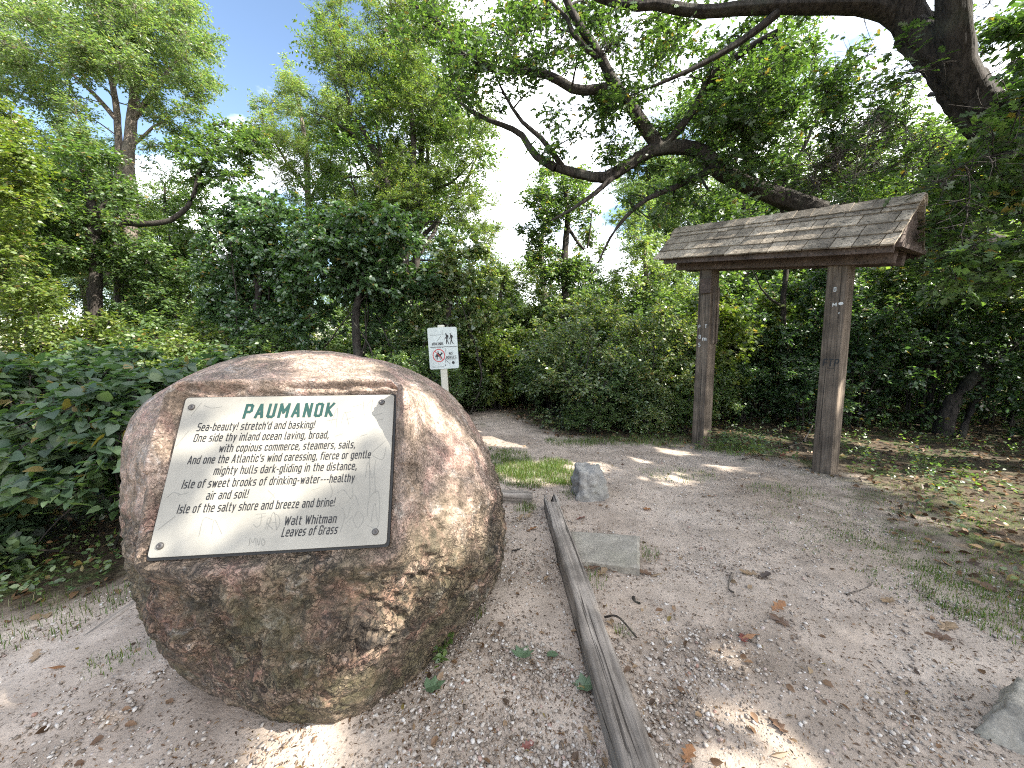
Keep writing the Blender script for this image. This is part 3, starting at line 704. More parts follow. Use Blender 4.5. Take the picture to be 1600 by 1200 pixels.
st('HIKING', (312, 460), (468, 450), 0.026); st('NO', (545, 588), (596, 584), 0.024); st('HORSES', (507, 645), (648, 640), 0.027)
ribbon(lt, [sp(280, 488), sp(665, 470)], 0.005, 0.0042, SCN, SX, SZ, SN)
for s in ([(285, 318), (445, 312)], [(456, 250), (456, 320)], [(385, 395), (440, 325)], [(300, 768), (470, 760)], [(500, 662), (635, 662)], [(505, 668), (560, 722)], [(497, 500), (492, 560)], [(494, 640), (494, 700)], [(300, 498), (480, 492)]):
    ribbon(lt, [sp(*p) for p in s], 0.0035, 0.0042, SCN, SX, SZ, SN)
def blob(mb, pts, z=0.0042):
    mb.add([SCN + SX*a + SZ*b + SN*z for a, b in [sp(*p) for p in pts]], [tuple(range(len(pts)))])
def disc(mb, x, y, r, z=0.0042, k=12): blob(mb, [(x + r*math.cos(q*2*math.pi/k), y + r*math.sin(q*2*math.pi/k)) for q in range(k)], z)
def limb(mb, pts, w):
    P = [sp(*p) for p in pts]; ribbon(mb, P, w*PX, 0.0043, SCN, SX, SZ, SN)
lt.build('lettering', MAT['ink'], panel)
pic = MB()
for ox in (0, 62):                                                  # two walkers
    disc(pic, 508+ox, 296, 10); limb(pic, [(512+ox, 306), (522+ox, 335), (521+ox, 368)], 22); limb(pic, [(528+ox, 312), (542+ox, 345)], 14)
    limb(pic, [(521+ox, 366), (528+ox, 400), (548+ox, 436)], 11); limb(pic, [(520+ox, 366), (514+ox, 400), (512+ox, 438)], 11); limb(pic, [(514+ox, 320), (502+ox, 350), (488+ox, 372)], 8)
hs = MB()                                                           # horse and rider, then the red ring and bar over them
limb(hs, [(362, 606), (395, 600), (428, 604)], 40); limb(hs, [(420, 598), (436, 578), (446, 562)], 20); limb(hs, [(444, 562), (456, 574)], 12)
limb(hs, [(366, 612), (358, 636), (366, 658)], 9); limb(hs, [(378, 618), (384, 640), (380, 660)], 9); limb(hs, [(418, 614), (414, 638), (422, 660)], 9); limb(hs, [(430, 612), (440, 634), (434, 656)], 9); limb(hs, [(358, 600), (350, 622)], 7)
limb(hs, [(392, 585), (390, 560)], 18); disc(hs, 390, 549, 8); limb(hs, [(394, 568), (416, 584)], 7)
pic.v += hs.v; off_ = len(pic.v) - len(hs.v); pic.f += [tuple(q+off_ for q in f) for f in hs.f]
disc(pic, 603, 700, 20); disc(pic, 489, 738, 9)
pic.build('pictogram', MAT['ink'], panel)
rg = MB(); K = 36
inner = [sp(402 + 76*math.cos(q*2*math.pi/K), 602 + 80*math.sin(q*2*math.pi/K)) for q in range(K)]
outer = [sp(402 + 88*math.cos(q*2*math.pi/K), 602 + 92*math.sin(q*2*math.pi/K)) for q in range(K)]
rg.add([SCN + SX*a + SZ*b + SN*0.005 for a, b in inner+outer], [(q, (q+1) % K, K+(q+1) % K, K+q) for q in range(K)])
ribbon(rg, [sp(345, 540), sp(462, 664)], 0.007, 0.005, SCN, SX, SZ, SN); rg.build('prohibition_ring', MAT['red'], panel)

# ------------------------------------------------------------------ roofed kiosk frame
KA, KB = np.array([2.99, 6.05, 0.0]), np.array([3.82, 4.64, 0.0])
KD = nrm(KB-KA); KN = np.array([KD[1], -KD[0], 0.0]); KZ = np.array([0, 0, 1.0])
KO = KA.copy()
TLT = 0.132; S0, S1, KE, KZ0, KDZ = -0.60, 2.262, 0.409, 2.84, 0.477
KR = nrm(KD - KZ*TLT); KUP = nrm(KZ + KD*TLT)                       # the roof sags towards its near end
kiosk = thing('trail_kiosk', 'brown timber trail kiosk frame with a small shingled roof', 'kiosk', KO)
LK = np.linalg.norm(KB-KA)
def roofpt(s, o, dz): return KD*s + KN*o + KZ*(KZ0 + dz - TLT*s)
for k, s in enumerate((0.0, LK)):
    hz = (KZ0 - TLT*s - 0.02)
    pm = MB(); nseg = 14; hw = 0.10
    pm.frame_box(KD*s + KZ*(hz/2 - 0.2), KD, KN, KZ, hw, hw, hz/2 + 0.2, 0.008)
    post = pm.build('post', MAT['post'], kiosk)
    gm = MB()
    if k == 1:
        for body, (zz, uu, cc, mm) in {'FTP': (1.30, -0.07, 0.075, 'ink')}.items():
            put_text(gm, body, KD*s + KZ*zz + KN*(hw+0.0015), KD, KZ, KN, uu, uu+0.155, 0, cc, 0.0, 0.17, 0.1)
        ribbon(gm, [(-0.01, -0.03), (0.05, -0.03)], 0.005, hw+0.0015, KD*s + KZ*1.30, KD, KZ, KN)
        gm.build('graffiti', MAT['ink'], post)
        wm = MB()
        for body, zz, uu, ww, cc in (('D', 2.16, -0.02, 0.026, 0.045), ('M', 1.99, -0.02, 0.04, 0.035), ('r', 1.90, 0.045, 0.016, 0.02)):
            put_text(wm, body, KD*s + KZ*zz + KN*(hw+0.0015), KD, KZ, KN, uu, uu+ww, 0, cc, 0.0, 0.16)
        wm.add([KD*(s + 0.06 + 0.024*math.cos(q*.785)) + KZ*(2.015 + 0.018*math.sin(q*.785)) + KN*(hw+0.0015) for q in range(8)], [tuple(range(8))])
        wm.build('paint_marks', MAT['white'], post)
    else:
        wm = MB()
        for body, zz, uu, ww, cc in (('P', 1.80, -0.07, 0.03, 0.045), ('T', 1.80, 0.03, 0.04, 0.045), ('O', 1.64, -0.06, 0.035, 0.05), ('S', 1.52, -0.06, 0.035, 0.05), ('m', 1.61, 0.0, 0.07, 0.05)):
            put_text(wm, body, KD*s + KZ*zz + KN*(hw+0.0015), KD, KZ, KN, uu, uu+ww, 0, cc, 0.0, 0.15)
        wm.build('paint_marks', MAT['white'], post)
        bk = MB(); bk.frame_box(KD*(s+0.03) + KZ*2.42 + KN*(hw+0.02), KD, KN, KZ, 0.085, 0.018, 0.11, 0.004); bk.build('bracket_block', MAT['board'], kiosk)
        for dd in (0.025, -0.055):
            ch = MB(); ch.frame_box(KD*(s+hw+0.02) + KZ*1.98 + KN*dd, KD, KN, KZ, 0.018, 0.02, 0.42, 0.003); ch.build('panel_channel', MAT['post'], kiosk)
# beams
for o in (0.12, -0.12):
    bm_ = MB(); sc_ = (S0+S1)/2; bm_.frame_box(roofpt(sc_, o, -0.10), KR, KN, KUP, (S1-S0)/2*1.005 - 0.12, 0.035, 0.075, 0.005); bm_.build('beam', MAT['board'], kiosk)
roof = MB(); L_ = (S1-S0)/2
SL = math.hypot(KE, KDZ)
for sg in (1, -1):                                                  # two sheathed slopes
    d = nrm(KN*sg*KE - KUP*KDZ); nn = nrm(np.cross(KR, d)*(1 if sg < 0 else -1)); nn = nn if nn@KUP > 0 else -nn
    roof.frame_box(roofpt((S0+S1)/2, 0, KDZ-0.02) + d*(SL/2 - 0.005) - nn*0.028, KR, d, nn, L_-0.03, SL/2-0.005, 0.011)
rf = roof.build('roof', MAT['board'], kiosk)
for sg in (1, -1):
    fa = MB(); fa.frame_box(roofpt((S0+S1)/2, sg*(KE-0.035), -0.052), KR, KN, KUP, L_-0.06, 0.018, 0.045, 0.004); fa.build('fascia', MAT['board'], rf)
for s in (S0+0.06, S1-0.06):                                         # closed gables
    gb = MB(); tri = [roofpt(s, KE-0.06, 0.0), roofpt(s, -(KE-0.06), 0.0), roofpt(s, 0, KDZ-0.075)]
    gb.add([p + KR*q for q in (-0.012, 0.012) for p in tri], [(0, 2, 1), (3, 4, 5), (0, 1, 4, 3), (1, 2, 5, 4), (2, 0, 3, 5)]); gb.build('gable', MAT['board'], rf)
    sf = MB(); sf.frame_box(roofpt(s, 0, -0.02), KR, KN, KUP, 0.04, KE-0.05, 0.02); sf.build('tie_board', MAT['board'], rf)
r2 = random.Random(5)
shg = MB(); ncourse = 4
for sg in (1, -1):
    d = nrm(KN*sg*KE - KUP*KDZ); nn = nrm(np.cross(KR, d)); nn = nn if nn@KUP > 0 else -nn
    exp = (SL+0.03)/ncourse
    for c in range(ncourse):
        low = (c+1)*exp + 0.005; s = S0 - 0.01
        while s < S1 + 0.0:
            w = r2.uniform(0.13, 0.32); w = min(w, S1 + 0.015 - s)
            if w < 0.05: break
            hh = exp*1.25; a = roofpt(s + w/2, 0, KDZ-0.02)
            tlt_ = nrm(d + nn*0.10); n2 = nrm(np.cross(KR, tlt_)); n2 = n2 if n2@KUP > 0 else -n2
            j_ = r2.uniform(-0.008, 0.006)
            shg.frame_box(a + d*(low + j_ - hh/2) + nn*(0.024 + r2.uniform(0, 0.004)), KR, tlt_, n2, w/2 - 0.0045, hh/2, 0.009)
            s += w
    s = S0 - 0.01                                                   # ridge caps
    while s < S1 - 0.06:
        w = min(0.22, S1 + 0.03 - s); tl = nrm(KR*1.0 + KUP*0.05); n3 = nrm(nn + KR*-0.05)
        last = s + w > S1 - 0.05
        shg.frame_box(roofpt(s + w/2, 0, KDZ + 0.004) + d*0.058 + nn*(0.034 + (0.006 if last else 0)), tl, d, nrm(np.cross(tl, d))*(1 if np.cross(tl, d)@nn > 0 else -1), w/2 + 0.015, 0.066, 0.006)
        s += w - 0.03
tag(shg.build('shingles', MAT['shingle'], rf), 'weathered grey cedar shingles')
# ------------------------------------------------------------------ leaves, branches, trees
def leaf_template(kind):
    half = {'oak': [(0, 0), (.16, .05), (.26, .20), (.38, .09), (.52, .28), (.66, .11), (.82, .20), (1, 0)],
            'maple': [(0, 0), (-.06, .20), (.16, .48), (.32, .30), (.60, .42), (.66, .18), (1, 0)],
            'heart': [(0, 0), (-.12, .17), (-.02, .36), (.28, .42), (.64, .25), (1, 0)],
            'wide': [(0, 0), (.22, .24), (.55, .27), (1, 0)],
            'simple': [(0, 0), (.42, .24), (1, 0)],
            'slim': [(0, 0), (.42, .15), (1, 0)]}[kind]
    if kind in ('simple', 'slim'):
        V = np.array([(0, 0, 0), (half[1][0], half[1][1], .05), (1, 0, -.04), (half[1][0], -half[1][1], .05)]); return V, np.array([(0, 2, 1), (0, 3, 2)])
    out = half + [(x, -y) for x, y in half[-2:0:-1]]
    c = (.4, 0)
    V = [(c[0], 0, 0)] + [(x, y, .22*abs(y) - .10*max(0, x-.4)) for x, y in out]
    n = len(out)
    return np.array(V), np.array([(0, 1+(q+1) % n, 1+q) for q in range(n)])
TPL = {k: leaf_template(k) for k in ('oak', 'maple', 'heart', 'wide', 'simple', 'slim')}

SUNPATCH = []                                                       # gaps in the canopy: (point the sun reaches, radius)
def gaps(P):
    keep = np.ones(len(P), bool)
    for c, r in SUNPATCH:
        d = P - c; t = d@SUN
        keep &= ~((np.linalg.norm(d - t[:, None]*SUN, axis=1) < r) & (t > 0.3))
    return keep
def leaves(A, B, K, kind, size, g, t0=0.25, flat=0.5, droop=0.15, spread=0.9, jit=0.3, carve=False, keepfn=None):
    """K leaves along each twig A[i] -> B[i]; returns one mesh's vertices and triangles."""
    n = len(A); T = nrm(B-A)
    t = t0 + (1.03-t0)*(np.arange(K)+0.5)/K
    P = A[:, None, :] + (B-A)[:, None, :]*t[None, :, None]
    P = P + g.normal(0, size*jit, P.shape)
    T = np.repeat(T[:, None, :], K, 1)
    side = nrm(np.cross(T, np.array([0, 0, 1.0])) + 1e-6)*np.where(np.arange(K) % 2 == 0, 1, -1)[None, :, None]
    Ax = nrm(T*0.55 + side*spread + np.array([0, 0, -droop]) + g.normal(0, 0.32, P.shape))
    N = np.array([0, 0, 1.0]) + g.normal(0, flat, P.shape)
    N = nrm(N - Ax*(N*Ax).sum(-1, keepdims=True)); S = np.cross(N, Ax)
    P, Ax, N, S = (q.reshape(-1, 3) for q in (P, Ax, N, S))
    k = np.ones(len(P), bool)
    if carve: k &= gaps(P)
    if keepfn is not None: k &= keepfn(P)
    P, Ax, N, S = P[k], Ax[k], N[k], S[k]
    sz = size*g.uniform(0.5, 1.35, len(P))
    V0, F0 = TPL[kind]; m = len(V0)
    V = P[:, None, :] + sz[:, None, None]*(V0[None, :, 0:1]*Ax[:, None, :] + V0[None, :, 1:2]*S[:, None, :] + V0[None, :, 2:3]*N[:, None, :])
    Fc = F0[None] + (np.arange(len(P))*m)[:, None, None]
    return V.reshape(-1, 3), Fc.reshape(-1, 3)

class Wood:
    def __init__(s): s.V, s.Q, s.n = [], [], 0; s.P, s.R = [], []
    def limb(s, pts, r0, r1, k=8, wob=0.0, g=None, n=None, power=1.0, skel=True, flare=0.0):
        pts = np.asarray(pts, float); Ln = np.linalg.norm(np.diff(pts, axis=0), axis=1).sum()
        n = n or int(np.clip(Ln/0.22, 4, 60)); P = spline(pts, n)
        if wob and g is not None:
            w = g.normal(0, wob, P.shape); w[0] = 0; w = np.cumsum(w, 0)*0.35 + w*0.3; w -= np.linspace(0, 1, n)[:, None]*w[-1]; P = P + w
        t = np.linspace(0, 1, n); R = r0 + (r1-r0)*t**power
        if flare: R = R + flare*np.exp(-t*n*0.22/0.35)
        V, Q = tube_arrays(P, R, k)
        if k >= 8:                                                  # bark is never a clean pipe
            V = V.reshape(n, k, 3); C = P[:, None, :]; fr = 0.07*np.sin(np.arange(k)*2.4 + 1.0)[None, :, None]
            if g is not None:
                col_ = g.normal(0, 0.05, (1, k)) + np.cumsum(g.normal(0, 0.022, (n, k)), 0)*0.5; col_ -= col_.mean(1, keepdims=True)
                fr = fr*(0.5 if k > 20 else 1) + np.clip(col_, -.16, .12)[..., None] + g.normal(0, 0.02, (n, k, 1)) + 0.06*np.sin(np.arange(n)*.37 + 1)[:, None, None]
            V = C + (V-C)*(1 + fr); V = V.reshape(-1, 3)
        s.V.append(V); s.Q.append(Q + s.n); s.n += len(V)
        if skel: s.P.append(P); s.R.append(R)
        return P
    def twigs(s, A, B, r0, r1, g, sag=0.06):                         # many three-sided twigs at once, bent in the middle
        n = len(A); M_ = (A+B)/2 + g.normal(0, 1, A.shape)*np.linalg.norm(B-A, axis=1)[:, None]*sag
        T = nrm(B-A); U = nrm(np.cross(T, np.array([0.3, 0.2, 0.93]))); W = np.cross(T, U)
        V = []
        for P, r in ((A, r0), (M_, (r0+r1)/2), (B, r1)):
            for q in range(3):
                a = q*2*math.pi/3; V.append(P + r*(U*math.cos(a) + W*math.sin(a)))
        V = np.stack(V, 1)
        q0 = np.array([(0, 1, 4, 3), (1, 2, 5, 4), (2, 0, 3, 5), (3, 4, 7, 6), (4, 5, 8, 7), (5, 3, 6, 8)])
        s.Q.append((q0[None] + (np.arange(n)*9)[:, None, None]).reshape(-1, 4) + s.n); s.V.append(V.reshape(-1, 3)); s.n += n*9
    def nearest(s, c):
        P = np.vstack(s.P); R = np.concatenate(s.R)
        d = np.linalg.norm(P-c, axis=1) + 0.7*np.maximum(0, P[:, 2] - c[2] + 0.15) + np.where(R > 0.15, 0.25, 0)
        i = int(np.argmin(d)); return P[i], R[i], d[i]
    def mesh(s, name, m): return npmesh(name, np.vstack(s.V), None, np.vstack(s.Q), m, True)

def foliate(w, puffs, g, kind, size, tw, K, twig_r=0.004, zf=0.75, draw_twigs=True, carve=False, keepfn=None, **kw):
    """Grow a bough from the skeleton to each puff (centre, radius), fill the puff with leafy twigs."""
    puffs = [(np.asarray(c, float), r) for c, r in puffs]
    puffs.sort(key=lambda q: w.nearest(q[0])[2])
    A_, B_ = [], []
    for c, r in puffs:
        p, rad, d = w.nearest(c)
        Ln = np.linalg.norm(c-p)
        mid = (p+c)/2 + np.array([0, 0, 0.10*Ln]) + g.normal(0, 0.10*Ln + 1e-3, 3)
        P = w.limb([p, mid, c], min(rad*0.65, 0.012 + 0.016*Ln), 0.006, 5 if Ln > 0.8 else 4, 0.02*min(Ln, 2), g, int(np.clip(Ln/0.3, 4, 14)))
        n = max(3, int(tw*(r**1.5) if r < 1 else tw*r))
        st = P[np.minimum((len(P)*g.uniform(0.55, 1.0, n)).astype(int), len(P)-1)]
        u = nrm(g.normal(0, 1, (n, 3)))*(g.uniform(0.15, 1, n)**0.45)[:, None]*r; u[:, 2] *= zf
        A_.append(st); B_.append(c + u)
    A, B = np.vstack(A_), np.vstack(B_)
    mxl = 3.2*size + 0.35
    Ln = np.linalg.norm(B-A, axis=1, keepdims=True); A2 = np.where(Ln > mxl, B - (B-A)/Ln*mxl, A)
    if draw_twigs: w.twigs(A, B, twig_r, twig_r*0.4, g)
    return leaves(A2, B, K, kind, size, g, carve=carve, keepfn=keepfn, **kw)

def px_puffs(g, cx, cy, rx, ry, d0, d1, n, r, power=0.5):
    out = []
    for _ in range(n):
        a = g.uniform(0, 2*math.pi); q = g.uniform(0, 1)**power
        out.append((at(cx + rx*q*math.cos(a), cy + ry*q*math.sin(a), g.uniform(d0, d1)), r*g.uniform(0.7, 1.25)))
    return out
def dome_puffs(g, c, R, n, r, shell=0.45, zmin=-1.0):
    out = []
    while len(out) < n:
        u = nrm(g.normal(0, 1, 3))*g.uniform(0, 1)**shell
        if u[2] < zmin: continue
        out.append((np.array(c) + u*np.array(R), r*g.uniform(0.7, 1.25)))
    return out
def make_tree(name, label, cat, base, w, lv, bark, leaf, group=None, wood_name='trunk', leaf_name='crown'):
    t = thing(name, label, cat, base, 0, group)
    b = np.asarray(base, float)
    w.V = [v - b for v in w.V]
    link(wood_name, w.mesh(wood_name, MAT[bark]), t)
    link(leaf_name, npmesh(leaf_name, lv[0] - b, lv[1], None, MAT[leaf]), t)
    return t
def join_lv(*a):
    V, Fc, n = [], [], 0
    for v, f in a: V.append(v); Fc.append(f + n); n += len(v)
    return np.vstack(V), np.vstack(Fc)
def copy_thing(src, loc, rz, sc, label=None, group=None):
    r = src.copy(); COL.objects.link(r); r.location = tuple(map(float, loc)); r.rotation_euler = (0, 0, rz); r.scale = (sc[0], sc[0], sc[1]) if isinstance(sc, tuple) else (sc, sc, sc)
    if label: r['label'] = label
    if group: r['group'] = group
    for ch in src.children:
        c = ch.copy(); COL.objects.link(c); c.parent = r
    return r
def ground_at(x, y, Y):
    """the ground under the point a pixel looks at, Y metres ahead"""
    p = at(x, y, Y); return np.array([p[0], p[1], 0.0])

MAT.update(
    leaf_oak=mat_leaf('oak_leaf', [(0.034, 0.067, 0.024), (0.054, 0.103, 0.035), (0.079, 0.139, 0.045), (0.113, 0.175, 0.058)], gloss=.055),
    leaf_mid=mat_leaf('wood_leaf', [(0.046, 0.083, 0.030), (0.071, 0.128, 0.046), (0.108, 0.180, 0.060), (0.160, 0.218, 0.074)], obj=.7),
    leaf_pale=mat_leaf('pale_leaf', [(0.087, 0.146, 0.068), (0.128, 0.198, 0.089), (0.183, 0.250, 0.112), (0.235, 0.281, 0.124)], obj=.4),
    leaf_locust=mat_leaf('feathery_leaf', [(0.070, 0.114, 0.042), (0.106, 0.165, 0.058), (0.147, 0.210, 0.072), (0.204, 0.243, 0.083)], gloss=.05),
    leaf_vine=mat_leaf('vine_leaf', [(0.036, 0.076, 0.033), (0.057, 0.116, 0.047), (0.084, 0.156, 0.059), (0.102, 0.177, 0.065)], gloss=.08, rough=.42),
    leaf_dark=mat_leaf('thicket_leaf', [(0.066, 0.112, 0.044), (0.108, 0.171, 0.062), (0.173, 0.240, 0.086), (0.325, 0.308, 0.138)], gloss=.085, rough=.42, obj=.5),
    leaf_yel=mat_leaf('sunlit_leaf', [(0.073, 0.119, 0.028), (0.107, 0.162, 0.034), (0.146, 0.199, 0.042), (0.205, 0.228, 0.055)], gloss=.05, obj=.3),  # bright yellow-green: the glow of sunlit leaves is put into the colour
    leaf_big=mat_leaf('broad_vine_leaf', [(0.034, 0.067, 0.037), (0.055, 0.104, 0.051), (0.079, 0.140, 0.063), (0.122, 0.170, 0.067)], gloss=.045, rough=.55),
    grass=mat_leaf('grass_blade', [(.05, .10, .018), (.075, .135, .022), (.10, .165, .028), (.17, .16, .06)], gloss=.04, tfac=.35),
    litter=mat_leaf('dead_leaf', [(.05, .03, .018), (.12, .07, .04), (.20, .12, .07), (.27, .20, .13)], gloss=.03, tfac=.15, trans=(1, .8, .6)),
)
MAT['pebble'] = None
def mat_pebble():
    m = M('pebble'); gi = m.n('ShaderNodeNewGeometry')
    c = m.ramp(gi.outputs['Random Per Island'], [(0, (.13, .10, .075)), (.25, (.23, .185, .15)), (.5, (.31, .265, .225)), (.78, (.40, .355, .31)), (.95, (.54, .51, .48)), (1, (.28, .16, .12))])
    n = m.noise(m.co(), 120, 3); c = m.mix(.3, c, m.ramp(n.outputs['Fac'], [(.3, .3), (.7, .7)]), 'OVERLAY')
    return m.finish(c, 0.7, None, .35)
MAT['pebble'] = mat_pebble()
# ------------------------------------------------------------------ where the sun comes through the canopy
def bpt(x, y):                                                      # the boulder's own surface where a pixel meets it
    q = proj(BV.reshape(-1, 3)); k = np.hypot(q[:, 0]-x, q[:, 1]-y) < 9; P = BV.reshape(-1, 3)[k]
    return P[np.argmin(P[:, 1])]
SUNPATCH += [(np.array(p), r) for p, r in [
    (G(480, 1192), .16), (G(430, 1230), .2), (G(1130, 1010), .09), (G(1170, 1040), .08), (G(1100, 1080), .08), (G(1190, 1130), .12), (G(1230, 1180), .08), (G(1060, 1140), .07), (G(1030, 1000), .06), (G(1250, 1060), .07), (G(1150, 1190), .09),
    (G(800, 690), .45), (G(835, 738), .5), (G(890, 725), .4), (G(1345, 748), .16), (G(1130, 728), .22), (G(1000, 720), .2), (G(760, 672), .5), (G(1050, 705), .25),
    *[(bpt(x, y), r) for x, y, r in ((742, 690, .17), (715, 770, .14), (690, 830, .15), (655, 885, .17), (662, 940, .14), (615, 990, .14), (580, 1035, .15), (760, 800, .13), (600, 585, .22), (520, 565, .25), (680, 625, .16))],
    (PC + PU*-0.12 + PV*-0.10, .16), (PC + PU*-0.05 + PV*0.15, .16), (PC + PU*0.02, .12), (PC + PU*-0.3 + PV*0.2, .05),
    ((3.07, 5.98, 0.35), .18), ((3.9, 4.6, 0.5), .08),
    (at(790, 520, 10.5), .8), (at(850, 480, 10.5), .5), (at(700, 480, 9.3), .5), (at(950, 500, 8), .55), (at(1050, 480, 7.8), .55), (at(600, 450, 8.5), .4), (at(430, 400, 9.5), .5), (at(880, 350, 11), .7), (at(1165, 510, 8.0), .8), (at(1150, 450, 8.2), .5), (at(1240, 480, 9), .6), (at(1000, 470, 7.4), .4), (at(930, 520, 7.6), .35), (at(1330, 470, 9), .35), (at(1060, 590, 6.9), .2), (at(1450, 460, 8), .25), (at(960, 600, 7.0), .3), (at(1050, 520, 7.4), .3), (at(880, 600, 7.5), .35), (at(1000, 640, 6.6), .2), (at(1200, 600, 8.0), .25), (at(1100, 470, 7.8), .3), (at(900, 540, 8), .3), (at(1540, 690, 5.2), .18),
]]
g = np.random.default_rng(77)
for x0, x1, y0, y1, d0, d1, n in ((880, 1090, 440, 650, 6.6, 8.2, 16), (1120, 1420, 400, 620, 7.4, 9.5, 14), (700, 860, 430, 620, 8.6, 10.8, 12), (480, 680, 330, 470, 8, 9.2, 8), (1060, 1350, 180, 330, 7, 8, 8)):
    SUNPATCH += [(at(g.uniform(x0, x1), g.uniform(y0, y1), g.uniform(d0, d1)), g.uniform(.14, .36)) for _ in range(n)]
# ------------------------------------------------------------------ the great oak on the right: trunk, fork, long limbs over the clearing
g = np.random.default_rng(11)
w = Wood()
ob = np.array([7.6, 4.4, 0.0])
fork = at(1640, 330, 5.1)
w.limb([ob + (0, 0, -.3), ob + (-.15, .1, 1.3), ob + (-.5, .4, 2.4), fork, at(1560, 215, 5.2), at(1490, 125, 5.3), at(1425, 45, 5.5)], .31, .18, 36, .01, g, 90, 1, True, .25)
w.limb([at(1435, 60, 5.5), at(1395, 20, 5.55), at(1340, 6, 5.6), at(1230, 8, 5.7), at(1160, 12, 5.8), at(1095, 16, 5.9), at(1030, 6, 6.0), at(960, 4, 6.1), at(880, -30, 6.3)], .12, .045, 20, .01, g)
w.limb([at(1428, 50, 5.5), at(1400, -40, 5.5), at(1390, -130, 5.4), at(1300, -250, 5.2)], .17, .12, 20, .02, g)
w.limb([at(1545, 190, 5.2), at(1500, 110, 5.15), at(1490, 40, 5.1), at(1488, -60, 5.0), at(1500, -200, 4.6)], .17, .14, 24, .01, g)
low0 = at(1600, 400, 5.9)
w.limb([ob + (-.25, .2, 1.8), low0, at(1420, 365, 6.4), at(1290, 330, 6.7), at(1200, 300, 6.8), at(1130, 268, 6.9), at(1090, 235, 7.0), at(1030, 232, 7.0), at(985, 255, 7.0), at(945, 277, 7.0), at(905, 272, 7.1), at(868, 262, 7.1)], .17, .06, 24, .008, g, 110)
w.limb([at(868, 262, 7.1), at(835, 240, 7.2), at(810, 205, 7.3), at(770, 190, 7.4), at(725, 165, 7.5), at(700, 130, 7.6)], .075, .02, 7, .01, g)
w.limb([at(880, 262, 7.1), at(845, 215, 7.1), at(815, 190, 7.1), at(790, 150, 7.2), at(775, 120, 7.3)], .05, .015, 6, .01, g)
w.limb([at(1030, 232, 7.0), at(1005, 195, 7.0), at(960, 130, 6.9), at(935, 80, 6.8), at(895, 20, 6.8), at(870, -40, 6.7)], .11, .045, 8, .01, g)
w.limb([at(958, 135, 6.9), at(905, 142, 6.9), at(860, 120, 6.9), at(820, 112, 7.0), at(770, 108, 7.0), at(720, 80, 7.1), at(690, 40, 7.2), at(640, 5, 7.3)], .085, .025, 7, .012, g)
w.limb([at(935, 90, 6.8), at(900, 60, 6.8), at(880, 20, 6.9), at(840, -10, 6.9)], .05, .02, 6, .01, g)
w.limb([at(975, 262, 7.0), at(930, 300, 6.9), at(895, 325, 6.8), at(860, 345, 6.8)], .055, .015, 6, .01, g)
w.limb([at(1120, 262, 6.9), at(1060, 290, 6.8), at(1000, 320, 6.7), at(960, 360, 6.7), at(935, 410, 6.7)], .06, .015, 6, .012, g)
w.limb([at(1040, 225, 7.0), at(1085, 170, 6.9), at(1120, 110, 6.8), at(1180, 70, 6.6), at(1215, 50, 6.4)], .07, .05, 7, .01, g)
w.limb([at(1215, 20, 5.7), at(1160, 65, 5.8), at(1080, 110, 5.9), at(1020, 135, 6.0)], .06, .02, 6, .012, g)
for a, b, c in (((9, 1.5, 5.0), (8.8, -.5, 6.5), (8.2, -3.0, 7.2)), ((6.0, 2.5, 5.6), (4.0, 0.5, 6.6), (2.6, -2.0, 7.0)), ((5.0, 4.0, 6.6), (3.0, 3.0, 7.6), (1.0, 2.2, 8.2)), ((9, 6, 5), (10, 8, 6.5), (10, 10, 7.5))):
    w.limb([fork, a, b, c], .17, .05, 8, .02, g)
pf = []
pf += px_puffs(g, 1050, 110, 160, 90, 6.2, 8.0, 34, .55) + px_puffs(g, 820, 60, 160, 70, 6.6, 8.2, 30, .55) + px_puffs(g, 760, 150, 60, 50, 7.0, 7.8, 7, .45)
pf += px_puffs(g, 1120, 200, 90, 60, 6.2, 7.5, 16, .5) + px_puffs(g, 1250, 200, 150, 95, 6.0, 8.0, 70, .55) + px_puffs(g, 1200, 90, 130, 50, 6.0, 8.0, 14, .5)
pf += px_puffs(g, 1390, 270, 120, 110, 5.6, 7.6, 80, .5) + px_puffs(g, 1330, 120, 70, 60, 7, 9, 8, .5) + px_puffs(g, 1060, 330, 60, 40, 6.4, 7.2, 6, .35)
pf += px_puffs(g, 1530, 60, 90, 60, 5.6, 7.5, 12, .5) + px_puffs(g, 900, 215, 70, 30, 6.8, 7.4, 5, .35) + px_puffs(g, 1000, 20, 350, 30, 5.8, 8, 16, .5)
pf += px_puffs(g, 880, 90, 190, 110, 6.4, 8.4, 46, .5) + px_puffs(g, 730, 50, 110, 70, 6.8, 8.6, 26, .5) + px_puffs(g, 960, 235, 90, 40, 6.8, 7.6, 10, .38) + px_puffs(g, 1010, 290, 70, 40, 6.6, 7.4, 8, .35) + px_puffs(g, 1180, 250, 90, 50, 6.2, 6.7, 12, .4) + px_puffs(g, 1440, 100, 60, 60, 4.6, 5.2, 9, .33)
pf += px_puffs(g, 940, 170, 70, 30, 6.8, 7.3, 5, .4)
lv1 = foliate(w, pf, g, 'oak', .10, 42, 13, carve=True, t0=.15, keepfn=lambda P: g.uniform(0, 1, len(P)) > np.where(proj(P)[:, 0] < 1080, .34, .08))
pn = px_puffs(g, 1550, 330, 100, 130, 3.6, 5.0, 48, .33) + px_puffs(g, 1590, 170, 60, 80, 3.6, 5.0, 16, .33) + px_puffs(g, 1500, 420, 70, 50, 4.4, 5.6, 14, .33)
lv2 = foliate(w, pn, g, 'oak', .13, 40, 9, carve=True, t0=.1)
